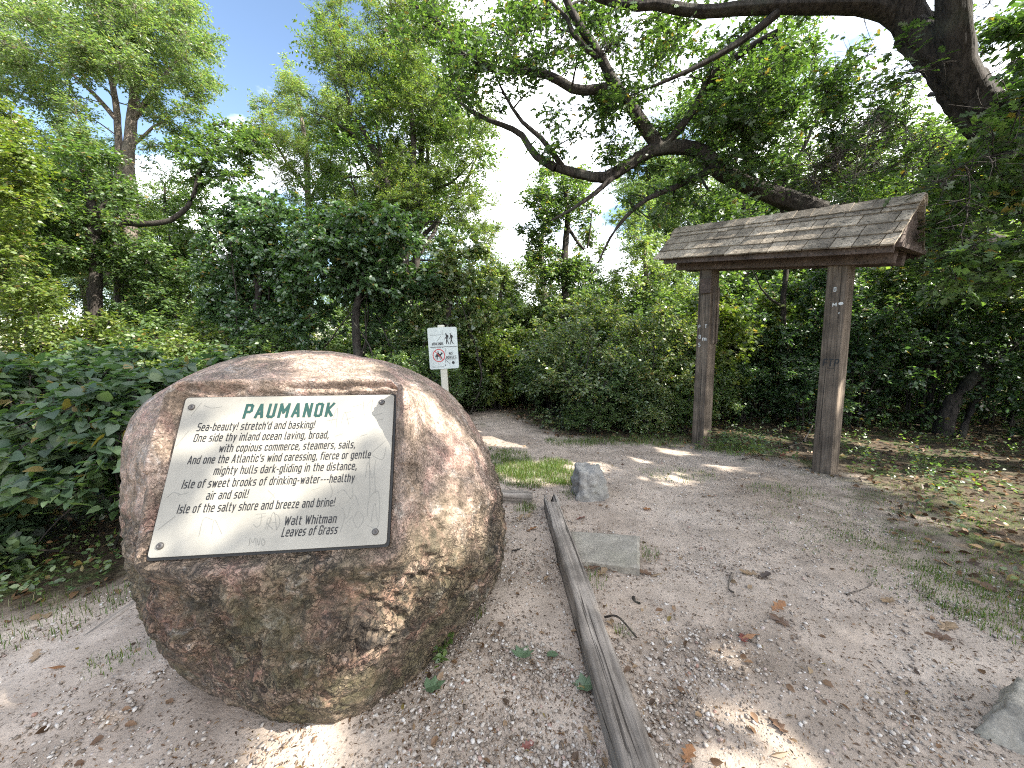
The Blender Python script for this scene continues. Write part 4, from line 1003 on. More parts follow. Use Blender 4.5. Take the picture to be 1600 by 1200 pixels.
shade_puffs = dome_puffs(g, (8.2, 0.4, 7.2), (4.8, 4.6, 2.1), 170, .85, .6) + dome_puffs(g, (4.0, 1.0, 7.6), (3.5, 2.2, 1.3), 56, .8, .6) + dome_puffs(g, (9.5, 5.5, 7.0), (3.5, 4.5, 1.8), 26, .9, .5) + dome_puffs(g, (7.4, 2.6, 5.7), (1.6, 1.5, 1.0), 16, .7, .6)  # unseen part of the crown, added to shade the clearing and kiosk gable
lv3 = foliate(w, shade_puffs, g, 'wide', .17, 40, 10, carve=True, draw_twigs=False)
make_tree('oak_tree', 'great spreading oak with thick dark limbs reaching over the kiosk and clearing', 'tree', ob, w, join_lv(lv1, lv2, lv3), 'bark', 'leaf_oak')

# ------------------------------------------------------------------ trees one can tell apart
def tree(name, label, seed, trunk, r0, r1, limbs, puffs, kind, size, tw, K, bark, leaf, group=None, draw=True, carve=False, thin=0.0, **kw):
    g = np.random.default_rng(seed); w = Wood()
    t0 = np.asarray(trunk[0], float); base = np.array([t0[0], t0[1], 0.0])
    w.limb([base - (0, 0, .3)] + [np.asarray(p) for p in trunk], r0, r1, 10, .012, g, None, 1, True, r0*.5)
    for pts, a, b in limbs: w.limb(pts, a, b, 7, .012, g)
    P = []
    for q in puffs: P += px_puffs(g, *q) if len(q) == 8 else dome_puffs(g, *q)
    lv = foliate(w, P, g, kind, size, tw, K, draw_twigs=draw, carve=carve, keepfn=(lambda X: g.uniform(0, 1, len(X)) > thin) if thin else None, **kw)
    return make_tree(name, label, 'tree', base, w, lv, bark, leaf, group)
D = 15.0
tree('tall_tree', 'tall tree with pale sunlit twin stems under a high crown', 21,
     [at(192, 545, D), at(190, 480, D), at(200, 400, D), at(206, 330, D), at(200, 260, D), at(206, 190, D), at(214, 110, D), at(225, 20, D), at(235, -60, D)], .30, .10,
     [([at(205, 320, D), at(188, 250, D), at(182, 170, D), at(165, 80, D), at(150, 0, D)], .15, .05), ([at(206, 190, D), at(250, 130, D), at(290, 80, D), at(320, 70, D)], .10, .03),
      ([at(185, 190, D), at(130, 130, D), at(70, 90, D)], .09, .03), ([at(204, 230, D), at(255, 190, D), at(290, 205, D)], .06, .02)],
     [(235, 60, 110, 75, 13.5, 17, 80, .75), (110, 60, 130, 80, 12.5, 17, 80, .75), (60, 190, 100, 80, 12.5, 16, 50, .7), (280, 150, 60, 55, 14, 16, 24, .6), (270, 230, 45, 25, 14, 15.5, 6, .5), (110, 0, 140, 60, 13, 17, 24, .8)],
     'simple', .10, 46, 18, 'bark_grey', 'leaf_pale', thin=.1)
D = 12.0
tree('wood_tree', 'dark stemmed tree with a long crooked limb reaching right', 22,
     [at(150, 550, D), at(150, 470, D), at(148, 400, D), at(146, 350, D), at(138, 290, D), at(120, 230, D)], .20, .08,
     [([at(147, 365, D), at(185, 350, D), at(225, 350, D), at(262, 346, D), at(288, 328, D), at(302, 305, D), at(310, 270, D), at(325, 240, D)], .10, .04), ([at(146, 350, D), at(170, 300, D), at(175, 260, D)], .07, .02)],
     [(120, 300, 95, 70, 11, 13.4, 50, .65), (340, 235, 70, 50, 11.4, 13, 28, .5), (60, 380, 80, 60, 11, 13.4, 26, .6), (190, 400, 70, 30, 11.2, 12.6, 14, .5), (300, 270, 25, 25, 11.6, 12.4, 3, .35)],
     'wide', .10, 46, 16, 'bark', 'leaf_mid')
D = 13.0
tree('wood_tree', 'straight dark trunked tree just right of the crooked limbed one', 23,
     [at(190, 552, D), at(189, 500, D), at(187, 430, D), at(184, 390, D), at(180, 340, D)], .19, .10, [([at(187, 440, D), at(230, 400, D), at(260, 390, D)], .06, .02)],
     [(240, 440, 80, 60, 11.5, 13.5, 40, .55), (310, 330, 40, 50, 13, 15, 14, .5), (170, 370, 50, 30, 12.4, 13.6, 8, .55), (290, 400, 40, 40, 12, 14, 8, .5)], 'wide', .095, 46, 16, 'bark', 'leaf_mid')
D = 9.5
tree('wood_tree', 'yellow green sunlit tree filling the far left above the broad leaved vines', 24,
     [at(-60, 600, D), at(-50, 480, D), at(-40, 360, D), at(-30, 240, D)], .17, .07, [],
     [(15, 320, 55, 150, 8.6, 10.6, 40, .5), (-70, 300, 80, 180, 8.6, 10.6, 30, .6), (40, 470, 60, 60, 9, 10.5, 14, .45)], 'wide', .085, 50, 16, 'bark', 'leaf_yel')
D = 13.0
tree('locust_tree', 'tall feathery crowned tree with fanning stems behind the boulder', 25,
     [at(640, 560, D), at(638, 480, D), at(632, 420, D), at(628, 370, D), at(612, 310, D), at(592, 255, D), at(570, 210, D), at(548, 170, D), at(530, 90, D)], .20, .05,
     [([at(629, 380, D), at(640, 320, D), at(645, 250, D), at(640, 170, D), at(625, 90, D), at(610, 10, D), at(600, -60, D)], .12, .03), ([at(640, 330, D), at(672, 300, D), at(705, 285, D), at(740, 250, D)], .07, .02),
      ([at(600, 270, D), at(590, 200, D), at(595, 130, D)], .06, .02), ([at(585, 240, D), at(560, 215, D), at(520, 190, D), at(480, 170, D)], .05, .015), ([at(632, 400, D), at(665, 350, D), at(700, 350, D)], .05, .015)],
     [(600, 60, 115, 85, 11.8, 14.4, 72, .62), (555, 150, 85, 60, 11.8, 14.2, 40, .55), (690, 190, 80, 65, 11.8, 14, 40, .55), (705, 280, 65, 55, 11.8, 13.6, 30, .5), (745, 350, 40, 50, 12, 13.6, 16, .45), (640, 270, 60, 60, 12.2, 14, 24, .5), (590, 320, 90, 50, 12, 14, 30, .5), (600, -20, 110, 40, 12, 14.4, 16, .6)],
     'slim', .08, 48, 26, 'bark', 'leaf_locust', thin=.08)
D = 17.0
tree('wood_tree', 'pale airy tree against the blue sky left of the feathery one', 26,
     [at(480, 560, D), at(484, 430, D), at(482, 330, D), at(478, 250, D), at(470, 180, D), at(455, 120, D)], .2, .05, [([at(482, 320, D), at(510, 260, D), at(530, 220, D)], .08, .02), ([at(480, 300, D), at(440, 240, D), at(415, 190, D)], .08, .02)],
     [(470, 200, 80, 75, 15.6, 18, 64, .62), (500, 290, 70, 55, 16, 18, 36, .6), (410, 200, 35, 45, 16, 18, 10, .5), (440, 120, 30, 30, 16.5, 17.5, 6, .45)], 'slim', .11, 44, 22, 'bark_grey', 'leaf_pale', thin=.1)
D = 11.0
tree('wood_tree', 'slender vine wrapped tree at the end of the path', 27,
     [at(886, 560, D), at(884, 480, D), at(882, 400, D), at(886, 330, D), at(878, 270, D)], .14, .05, [([at(884, 350, D), at(915, 390, D), at(925, 330, D)], .05, .015), ([at(882, 430, D), at(905, 440, D), at(935, 420, D)], .04, .012)],
     [(880, 310, 62, 50, 10.4, 11.6, 32, .45), (870, 400, 48, 65, 10.6, 11.4, 40, .38), (895, 460, 55, 50, 10.6, 11.4, 30, .38), (835, 370, 30, 20, 10.8, 11.4, 4, .3)], 'wide', .08, 52, 15, 'bark', 'leaf_mid')
D = 8.2
tree('wood_tree', 'thin curved dark stem between the kiosk posts', 28,
     [at(1284, 690, D), at(1272, 650, D), at(1248, 590, D), at(1228, 530, D), at(1224, 470, D), at(1232, 400, D), at(1225, 340, D), at(1210, 280, D)], .075, .03, [([at(1224, 480, D), at(1195, 460, D), at(1180, 430, D)], .03, .01)],
     [(1190, 330, 90, 50, 7.6, 9, 12, .5), (1260, 430, 60, 40, 7.8, 8.8, 7, .4)], 'maple', .09, 44, 12, 'bark', 'leaf_mid')
D = 7.6
tree('wood_tree', 'forked dark stem standing right of the kiosk', 29,
     [at(1446, 640, D), at(1448, 600, D), at(1436, 560, D), at(1440, 500, D), at(1436, 430, D), at(1445, 350, D)], .10, .05, [([at(1448, 605, D), at(1462, 570, D), at(1470, 520, D), at(1490, 440, D)], .07, .03)],
     [(1450, 380, 90, 70, 7, 8.6, 20, .5), (1420, 490, 60, 50, 7.2, 8.4, 9, .42)], 'maple', .09, 44, 12, 'bark', 'leaf_dark')
D = 6.6
tree('wood_tree', 'leaning dark trunk slanting up to the right under the oak', 30,
     [at(1478, 655, D), at(1500, 615, D), at(1545, 570, D), at(1600, 520, D), at(1680, 450, D)], .115, .07, [([at(1545, 572, D), at(1530, 610, D), at(1512, 650, D), at(1500, 690, D - .3)], .06, .05)],
     [(1560, 440, 60, 60, 6.2, 7.2, 16, .4), (1640, 400, 70, 90, 6, 7.4, 18, .45)], 'maple', .09, 44, 12, 'bark', 'leaf_dark')
for seed, lab, D, tr, pz, lf in (
        (34, 'pale tree showing over the path right of the feathery tree', 17.0, [(775, 600), (778, 500), (785, 450), (790, 420)], [(790, 440, 50, 35, 16, 18, 22, .55), (755, 370, 30, 40, 16.5, 18, 10, .5), (830, 470, 50, 30, 16, 18, 14, .55)], 'leaf_pale'),
        (35, 'rounded light green tree behind the hedge bank left of the kiosk', 12.5, [(1020, 640), (1018, 540), (1012, 450), (1005, 380)], [(1015, 420, 60, 60, 11.6, 13.4, 34, .5), (975, 460, 35, 35, 11.8, 13.2, 14, .45), (1060, 440, 50, 50, 11.8, 13.4, 18, .5), (1000, 340, 40, 30, 12, 13, 7, .4)], 'leaf_pale'),
        (36, 'tree with open crown standing behind the slender vine wrapped one', 15.0, [(850, 600), (852, 500), (846, 400), (850, 320)], [(850, 430, 35, 45, 14.4, 15.8, 14, .5), (870, 290, 45, 30, 14.4, 15.8, 10, .45), (915, 370, 30, 40, 14.4, 15.6, 8, .45)], 'leaf_locust'),
        (37, 'yellowish sunlit small tree over the bend in the path', 11.5, [(800, 640), (800, 580), (795, 520), (800, 470)], [(800, 500, 50, 45, 10.8, 12.2, 30, .42), (745, 470, 30, 35, 10.8, 12, 12, .4)], 'leaf_yel')):
    tree('wood_tree', lab, seed, [at(x, y, D) for x, y in tr], .16, .05, [], pz, 'wide' if D < 16 else 'simple', .085 if D < 16 else .105, 46, 16, 'bark_grey', lf, thin=.05)
# vine smothered stumps
for seed, lab, D, tr, pz, lf in ((31, 'tall dark column of vines over a dead stem left of centre', 9.6, [(400, 560), (402, 480), (405, 400), (410, 330)],
                                  [(400, 360, 70, 60, 8.9, 10.3, 56, .40), (400, 450, 85, 75, 8.8, 10.4, 70, .42), (345, 440, 35, 70, 9.4, 10.2, 18, .38)], 'leaf_vine'),
                                 (32, 'broad dark hump of vines with bare hanging stems behind the boulder', 8.6, [(560, 580), (556, 500), (560, 430), (565, 380)],
                                  [(560, 365, 85, 40, 7.9, 9.3, 48, .38), (530, 420, 85, 45, 7.8, 9.2, 44, .38), (630, 420, 60, 60, 8.2, 9.2, 34, .36), (470, 480, 40, 60, 8.4, 9.2, 18, .34), (600, 490, 60, 40, 8.8, 9.4, 14, .34)], 'leaf_vine'),
                                 (33, 'leafy vine mound between the dark hump and the trail sign', 8.9, [(700, 590), (700, 500), (705, 430)],
                                  [(705, 420, 60, 45, 8.5, 9.3, 28, .36), (730, 490, 60, 55, 8.5, 9.4, 36, .36), (650, 530, 45, 50, 8.6, 9.4, 18, .34)], 'leaf_dark')):
    g = np.random.default_rng(seed); w = Wood()
    tp = [at(x, y, D) for x, y in tr]; base = np.array([tp[0][0], tp[0][1], 0])
    w.limb([base - (0, 0, .2)] + tp, .13, .05, 8, .02, g, None, 1, True, .05)
    for _ in range(7):
        q = base + np.array([g.normal(0, .5), g.normal(0, .3), -.1]); w.limb([q, q + (g.normal(0, .2), 0, 1.2), tp[2] + g.normal(0, .3, 3)], .025, .012, 5, .03, g)
    P = []
    for q in pz: P += px_puffs(g, *q) + px_puffs(g, q[0], q[1], q[2]*1.3, q[3]*1.3, q[4], q[5], 9, .17, .12)
    lv = foliate(w, P, g, 'heart', .075, 64, 14, flat=.6, droop=.5)
    make_tree('vine_mound', lab, 'vines', base, w, lv, 'bark', lf, None, 'stems', 'foliage')

# ------------------------------------------------------------------ trees of the wood behind, from a few built ones
def proto_tree(seed, H, R, kind, size, np_, r, tw, K, bark, leaf, crown0=.35, label='', group=''):
    g = np.random.default_rng(seed); w = Wood()
    top = np.array([g.normal(0, .4), g.normal(0, .4), H*.9])
    w.limb([(0, 0, -.3), (g.normal(0, .1), g.normal(0, .1), H*.3), (g.normal(0, .3), g.normal(0, .3), H*.6), top], H*.016, H*.004, 8, .02, g, 24, 1, True, H*.008)
    for _ in range(5):
        a = g.uniform(0, 6.28); h = g.uniform(.35, .6)*H
        w.limb([(0, 0, h), (math.cos(a)*R*.4, math.sin(a)*R*.4, h + H*.12), (math.cos(a)*R*.7, math.sin(a)*R*.7, h + H*.25)], H*.007, H*.003, 6, .03, g)
    lv = foliate(w, dome_puffs(g, (0, 0, H*(crown0+1)/2), (R, R, H*(1-crown0)/2), np_, r, .45), g, kind, size, tw, K, draw_twigs=False)
    return make_tree('wood_tree', label, 'tree', (0, 0, 0), w, lv, bark, leaf, group)
FAR = 'distant trees of the wood behind the clearing'
FL = 'leafy tree standing deep in the wood behind the clearing'
protos = [proto_tree(41, 13, 3.4, 'simple', .125, 80, 1.0, 34, 17, 'bark', 'leaf_mid', .25, FL, FAR), proto_tree(42, 15, 3.0, 'simple', .125, 76, 1.0, 34, 17, 'bark_grey', 'leaf_pale', .35, FL, FAR),
          proto_tree(43, 9, 2.8, 'wide', .115, 70, .9, 34, 16, 'bark', 'leaf_mid', .15, FL, FAR), proto_tree(44, 7, 2.4, 'wide', .11, 62, .8, 34, 16, 'bark', 'leaf_yel', .1, FL, FAR)]
g = np.random.default_rng(50)
spots = []
for row, (y0, n, x0, x1) in enumerate(((16.5, 15, -24, 24), (21, 16, -32, 34), (27, 17, -42, 44), (36, 18, -55, 58))):
    for k in range(n):
        x = x0 + (x1-x0)*(k + g.uniform(.1, .9))/n; y = y0 + g.uniform(-1.6, 1.6)
        px = 800 + F*x/y
        spots.append((x, y, px, row))
cnt = [0]*4
for x, y, px, row in spots:
    k = int(g.choice(4, p=(.35, .2, .3, .15)))
    s = g.uniform(.8, 1.1)
    if 300 < px < 520: k = 2; s = .62 + .14*row/3                        # low here: the sky shows between the crowns
    if 745 < px < 1010: k = int(g.choice([2, 3])); s = (.6, .7, .85, .95)[row]*g.uniform(.85, 1.1)
    if px < 300 and row < 2: s *= .8
    if px > 1060: s *= 1.05
    loc = (x, y, 0); rz = g.uniform(0, 6.28)
    if cnt[k] == 0:
        o = protos[k]; o.location = loc; o.rotation_euler = (0, 0, rz); o.scale = (s, s, s)
    else: copy_thing(protos[k], loc, rz, s)
    cnt[k] += 1

# ------------------------------------------------------------------ shrubs
def proto_shrub(seed, R, H, kind, size, n, r, tw, K, leaf, label, group, low=.15, cat='shrub', stem=.018):
    g = np.random.default_rng(seed); w = Wood()
    for _ in range(9):
        a = g.uniform(0, 6.28); q = g.uniform(.2, .75)
        w.limb([(math.cos(a)*.12, math.sin(a)*.12, -.15), (math.cos(a)*R*q*.5, math.sin(a)*R*q*.5, H*.4), (math.cos(a)*R*q, math.sin(a)*R*q, H*g.uniform(.6, .85))], stem, .005, 5, .03, g)
    lv = foliate(w, dome_puffs(g, (0, 0, H*.5), (R, R, H*.5), n, r, .4), g, kind, size, tw, K, twig_r=.003)
    return make_tree('shrub', label, cat, (0, 0, 0), w, lv, 'bark', leaf, group, 'stems', 'foliage')
def scatter(protos, spots, labels=None):
    used = [False]*len(protos)
    for i, (x, y, k, s, sz) in enumerate(spots):
        g = np.random.default_rng(900 + i*7 + int(abs(x)*100)); rz = g.uniform(0, 6.28)
        if not used[k]: o = protos[k]; o.location = (x, y, ground_z(x, y)); o.rotation_euler = (0, 0, rz); o.scale = (s, s, sz); used[k] = True
        else: o = copy_thing(protos[k], (x, y, float(ground_z(x, y))), rz, (s, sz))
        if labels: o['label'] = labels[i]
HL, HG = 'green bush in the thicket along the bank between path and kiosk', 'bushes of the bank left of the kiosk'
sA = proto_shrub(61, 1.0, 2.0, 'wide', .06, 80, .30, 76, 13, 'leaf_dark', HL, HG)
sB = proto_shrub(62, .95, 1.7, 'simple', .066, 70, .30, 76, 15, 'leaf_mid', HL, HG)
scatter([sA, sB], [(1.15, 7.35, 0, 1.0, 1.0), (1.9, 7.2, 1, .9, 1.0), (2.75, 7.4, 0, .95, 1.15), (0.95, 8.5, 1, 1.0, 1.2), (2.0, 8.4, 0, 1.1, 1.2), (3.1, 8.4, 1, 1.1, 1.3), (1.5, 9.6, 0, 1.2, 1.4), (2.7, 9.7, 1, 1.25, 1.5), (3.6, 7.5, 1, .8, .85), (1.4, 6.75, 1, .5, .42), (2.3, 6.6, 0, .5, .45), (3.0, 6.75, 1, .5, .5)])
HL2, HG2 = 'sunny yellow green bush behind the kiosk posts', 'bright bushes behind the kiosk'
sC = proto_shrub(63, .9, 2.4, 'maple', .078, 66, .32, 62, 12, 'leaf_yel', HL2, HG2)
scatter([sC], [(3.95, 8.0, 0, .9, 1.05), (4.7, 9.2, 0, 1.0, 1.2), (5.6, 8.8, 0, .9, 1.1), (7.0, 9.8, 0, 1.0, 1.2)])
HL3, HG3 = 'dark bush in the shade under the oak right of the kiosk', 'shaded bushes right of the kiosk'
sD = proto_shrub(64, 1.0, 2.2, 'wide', .068, 70, .32, 64, 13, 'leaf_vine', HL3, HG3)
scatter([sD], [(5.3, 7.0, 0, .75, .6), (6.4, 7.3, 0, 1.0, 1.1), (7.6, 7.2, 0, 1.1, 1.3), (8.4, 6.0, 0, 1.0, 1.2), (9.4, 7.4, 0, 1.3, 1.6), (6.9, 8.6, 0, 1.2, 1.6), (8.3, 9.0, 0, 1.4, 1.9), (5.4, 8.0, 0, .8, 1.0), (10.5, 5.0, 0, 1.3, 1.6), (4.6, 7.6, 0, .6, .55)])
HL4, HG4 = 'sunlit bush at the bend where the path disappears', 'bushes round the bend of the path'
sE = proto_shrub(65, 1.0, 2.0, 'wide', .068, 74, .32, 70, 13, 'leaf_mid', HL4, HG4)
sF = proto_shrub(66, .95, 2.0, 'maple', .07, 64, .32, 62, 12, 'leaf_yel', HL4, HG4)
scatter([sE, sF], [(-.2, 10.2, 0, 1.0, 1.0), (.45, 10.6, 1, .85, .95), (-1.1, 9.8, 1, .9, 1.0), (-1.9, 8.6, 0, .9, .95), (-1.55, 7.6, 0, .6, .7), (.9, 10.2, 0, .9, .9), (0.1, 12, 0, 1.2, 1.4), (1.3, 12, 1, 1.1, 1.35), (-1.4, 11.5, 0, 1.2, 1.4), (.75, 9.0, 0, .65, .65), (-.35, 9.3, 1, .7, .85), (.3, 9.9, 1, .6, 1.0), (-2.3, 7.2, 0, .6, .7), (-.9, 8.9, 0, .55, .5)])
HL5, HG5 = 'understory bush in the wood left of the vine columns', 'understory bushes in the left wood'
sG = proto_shrub(67, 1.2, 2.0, 'wide', .08, 70, .40, 56, 13, 'leaf_mid', HL5, HG5)
sH = proto_shrub(68, 1.2, 1.9, 'wide', .08, 64, .40, 56, 13, 'leaf_yel', HL5, HG5)
scatter([sG, sH], [(-5.6, 8.6, 0, 1, 1), (-7.2, 9.0, 1, 1, 1.1), (-4.7, 9.6, 1, .9, .85), (-8.6, 9.8, 0, 1.1, 1.2), (-10.5, 10.5, 1, 1.2, 1.3), (-6.2, 10.8, 1, 1.1, 1.2), (-8.0, 12, 0, 1.3, 1.4), (-11, 13, 0, 1.5, 1.7), (-13.5, 11.5, 1, 1.4, 1.6), (-4.0, 11.5, 0, 1.2, 1.2), (-2.9, 11.8, 0, 1.2, 1.5), (-5.2, 13.2, 0, 1.3, 1.5),
               (-9.5, 14.5, 0, 1.5, 1.8), (-13, 15, 0, 1.6, 2), (-4.9, 7.4, 0, .6, .5), (-6.6, 7.2, 1, .8, .75)])
HL6, HG6 = 'bush of the dim wood far behind the kiosk', 'bushes in the wood behind the kiosk'
sI = proto_shrub(69, 1.6, 3.2, 'wide', .10, 70, .55, 50, 14, 'leaf_mid', HL6, HG6)
scatter([sI], [(4.2, 11.6, 0, 1, 1), (6.2, 12, 0, 1, 1.1), (8.2, 12.2, 0, 1.1, 1.2), (10.5, 10.5, 0, 1.1, 1.3), (12.5, 9, 0, 1.2, 1.4), (13, 6.5, 0, 1.2, 1.4), (11.2, 13, 0, 1.3, 1.5), (14.5, 12, 0, 1.4, 1.6), (2.8, 12.5, 0, 1, .9), (5, 14, 0, 1.3, 1.3), (8, 15, 0, 1.4, 1.5), (0.5, 14.5, 0, 1.1, .8), (-1.5, 14, 0, 1.2, 1.1)])

# broad leaved vines heaped up on the left
def vine_heap(seed, c, R, H, n, label):
    g = np.random.default_rng(seed); w = Wood(); c = np.array([c[0], c[1], 0.0])
    for _ in range(12):
        a = g.uniform(0, 6.28); q = g.uniform(.3, .95)
        w.limb([c + (g.normal(0, .2), g.normal(0, .2), -.1), c + (math.cos(a)*R[0]*q*.6, math.sin(a)*R[1]*q*.6, H*.75), c + (math.cos(a)*R[0]*q, math.sin(a)*R[1]*q, H*g.uniform(.45, .85))], .012, .004, 5, .04, g)
    P = []
    while len(P) < n:
        u = nrm(g.normal(0, 1, 3))
        if u[2] < -.15: continue
        q = g.uniform(.78, 1.02)
        P.append((c + u*q*np.array([R[0], R[1], H*.62]) + (0, 0, H*.36), g.uniform(.14, .26)))
    for _ in range(n//6):
        a = g.uniform(0, 6.28); P.append((c + np.array([math.cos(a)*R[0]*1.05, math.sin(a)*R[1]*1.05, g.uniform(.06, .3)]), .16))
    lv = foliate(w, P, g, 'heart', .085, 78, 7, twig_r=.003, zf=.6, flat=.4, droop=.25, spread=.7, t0=.4)
    make_tree('vine_heap', label, 'vines', c, w, lv, 'bark', 'leaf_big', None, 'stems', 'foliage')
vine_heap(71, (-3.15, 3.25), (.85, .75), 1.32, 120, 'heap of broad leaved vines nearest the left side of the boulder')
vine_heap(72, (-4.6, 3.6), (1.0, .95), 1.5, 130, 'tall heap of broad leaved vines at the far left of the clearing')
vine_heap(73, (-3.6, 4.9), (1.1, .9), 1.42, 130, 'heap of broad leaved vines behind the one beside the boulder')
vine_heap(74, (-5.6, 5.4), (1.2, 1.0), 1.6, 110, 'rearmost large heap of broad leaved vines under the left trees')
vine_heap(75, (-2.4, 5.2), (.75, .7), 1.1, 80, 'low heap of vines just behind the left shoulder of the boulder')
vine_heap(76, (-4.0, 2.45), (.6, .45), .55, 50, 'low sprawl of vines on the ground at the left')
# ------------------------------------------------------------------ gravel, litter, grass
g = np.random.default_rng(80)
ICO_V = []; t_ = (1+5**.5)/2
ICO_V = nrm(np.array([(-1, t_, 0), (1, t_, 0), (-1, -t_, 0), (1, -t_, 0), (0, -1, t_), (0, 1, t_), (0, -1, -t_), (0, 1, -t_), (t_, 0, -1), (t_, 0, 1), (-t_, 0, -1), (-t_, 0, 1)], float))
ICO_F = np.array([(0, 11, 5), (0, 5, 1), (0, 1, 7), (0, 7, 10), (0, 10, 11), (1, 5, 9), (5, 11, 4), (11, 10, 2), (10, 7, 6), (7, 1, 8), (3, 9, 4), (3, 4, 2), (3, 2, 6), (3, 6, 8), (3, 8, 9), (4, 9, 5), (2, 4, 11), (6, 2, 10), (8, 6, 7), (9, 8, 1)])
def keep_ground(x, y):                                              # not inside the boulder, timbers or slab
    b = ((x - BC[0])/.78)**2 + ((y - BC[1])/.80)**2 > 1
    tb = (np.abs(x - (.455 - (y-.55)*.031)) > .07) | (y > 3.65)
    tl = (np.abs(x + 2.285) > .06) | (y > 3.6)
    sb_ = ~inside([(.45, 3.08), (1.04, 3.0), (.89, 2.5), (.44, 2.6)], x, y)
    kp = (np.abs((x-KA[0])*KD[0] + (y-KA[1])*KD[1]) > .13) | (np.abs((x-KA[0])*KN[0] + (y-KA[1])*KN[1]) > .13)
    return b & tb & tl & sb_ & kp
def scatter_pts(n, ymax=7.5, thr=.45):
    out = []
    tot = 0
    while tot < n:
        m = n*3; d = 1.0 + (ymax-1.0)*g.uniform(0, 1, m)**1.7; a = g.uniform(-1.05, 1.05, m); x = d*np.sin(a); y = d*np.cos(a)*.98
        k = (trodden(x, y) > thr) & keep_ground(x, y); out.append(np.stack([x, y], 1)[k]); tot += k.sum()
    return np.vstack(out)[:n]
def clump(P, s, seed):
    return np.array([mnoise.noise((p[0]*s, p[1]*s, seed)) for p in P])
def pebbles(P, rad):
    n = len(P); sx = rad*g.uniform(.75, 1.35, n); sy = rad*g.uniform(.65, 1.05, n); sz = rad*g.uniform(.35, .7, n); a = g.uniform(0, 6.28, n)
    V = ICO_V[None]*(1 + g.normal(0, .11, (n, 12, 1)))
    X_, Y_, Z_ = V[..., 0]*sx[:, None], V[..., 1]*sy[:, None], V[..., 2]*sz[:, None]
    c, s = np.cos(a)[:, None], np.sin(a)[:, None]; tx = g.normal(0, .25, (n, 1))
    Z_ = Z_ + X_*tx
    zz = ground_z(P[:, 0], P[:, 1])
    V = np.stack([P[:, 0, None] + X_*c - Y_*s, P[:, 1, None] + X_*s + Y_*c, zz[:, None] + Z_ + (sz*.25)[:, None] + .002], -1)
    return V.reshape(-1, 3), (ICO_F[None] + (np.arange(n)*12)[:, None, None]).reshape(-1, 3)
P = scatter_pts(70000, 6.5); cl = clump(P, 1.6, 3.0) + .6*clump(P, 5, 9.0)
bed = (P[:, 0] > -.4) & (P[:, 0] < .4) & (P[:, 1] < 3.4)
P = P[(cl + np.where(bed, .45, 0) > g.uniform(-.45, .75, len(P)))]
rad = .0038 + .0085*g.uniform(0, 1, len(P))**3.2
Vp, Fp = pebbles(P, rad)
tag(link('gravel', npmesh('gravel', Vp, Fp, None, MAT['pebble'], True)), 'small rounded pebbles strewn over the sandy ground', 'gravel', None, 'stuff')

def flat_bits(P, size, kind, lift=.004, tilt=.35):
    n = len(P); a = g.uniform(0, 6.28, n); Ax = np.stack([np.cos(a), np.sin(a), g.normal(0, tilt*.5, n)], -1); Ax = nrm(Ax)
    N = np.array([0, 0, 1.0]) + g.normal(0, tilt, (n, 3)); N = nrm(N - Ax*(N*Ax).sum(-1, keepdims=True)); S = np.cross(N, Ax)
    V0, F0 = TPL[kind]; V0 = V0.copy(); V0[:, 2] *= 2.0
    B = np.stack([P[:, 0], P[:, 1], ground_z(P[:, 0], P[:, 1]) + lift + size*.15], -1)
    V = B[:, None] + size[:, None, None]*((V0[None, :, 0:1]-.5)*Ax[:, None] + V0[None, :, 1:2]*S[:, None] + V0[None, :, 2:3]*N[:, None])
    return V.reshape(-1, 3), (F0[None] + (np.arange(n)*len(V0))[:, None, None]).reshape(-1, 3)
P1 = scatter_pts(42000, 6.8); P1 = P1[clump(P1, 1.3, 20.0) > g.uniform(-.7, .5, len(P1))]
b1 = flat_bits(P1, .006 + .022*g.uniform(0, 1, len(P1))**2.5, 'slim')
Pm = scatter_pts(380, 6.8); bm2 = flat_bits(Pm, g.uniform(.022, .05, len(Pm)), 'wide', .003, .4)
m_ = 26000; Q_ = np.stack([g.uniform(-9, 12, m_), g.uniform(1.0, 13, m_)], 1); Q_ = Q_[(trodden(Q_[:, 0], Q_[:, 1]) < .6) & keep_ground(Q_[:, 0], Q_[:, 1])]
b2 = flat_bits(Q_, g.uniform(.03, .085, len(Q_)), 'wide', .006, .5)
tag(link('leaf_litter', npmesh('leaf_litter', *join_lv(b1, b2, bm2), None, MAT['litter'])), 'brown crumbs and dead leaves littering the ground', 'leaf litter', None, 'stuff')

def blades(P, h, wd, lean=.5):
    n = len(P); a = g.uniform(0, 6.28, n); d = np.stack([np.cos(a), np.sin(a), 0*a], -1); s = np.stack([-np.sin(a), np.cos(a), 0*a], -1)
    B = np.stack([P[:, 0], P[:, 1], ground_z(P[:, 0], P[:, 1]) - .004], -1); l = g.uniform(.15, 1, n)*lean
    up = np.array([0, 0, 1.0]); V = np.stack([B - s*wd[:, None], B + s*wd[:, None], B + up*(h*.55)[:, None] + d*(h*l*.3)[:, None] + s*wd[:, None]*.7, B + up*(h*.55)[:, None] + d*(h*l*.3)[:, None] - s*wd[:, None]*.7,
                                              B + up*(h*(1-.3*l))[:, None] + d*(h*l)[:, None]], 1)
    T = np.array([(0, 1, 2), (0, 2, 3), (3, 2, 4)])
    return V.reshape(-1, 3), (T[None] + (np.arange(n)*5)[:, None, None]).reshape(-1, 3)
def patch(c, rx, ry, n):
    q = np.sqrt(g.uniform(0, 1, n)); a = g.uniform(0, 6.28, n); P = np.stack([c[0] + rx*q*np.cos(a), c[1] + ry*q*np.sin(a)], 1)
    k = keep_ground(P[:, 0], P[:, 1]) & (clump(P, 4.5, 31.0) + .9*(1-q) > g.uniform(-.25, .75, n)); return P[k]
gp = []
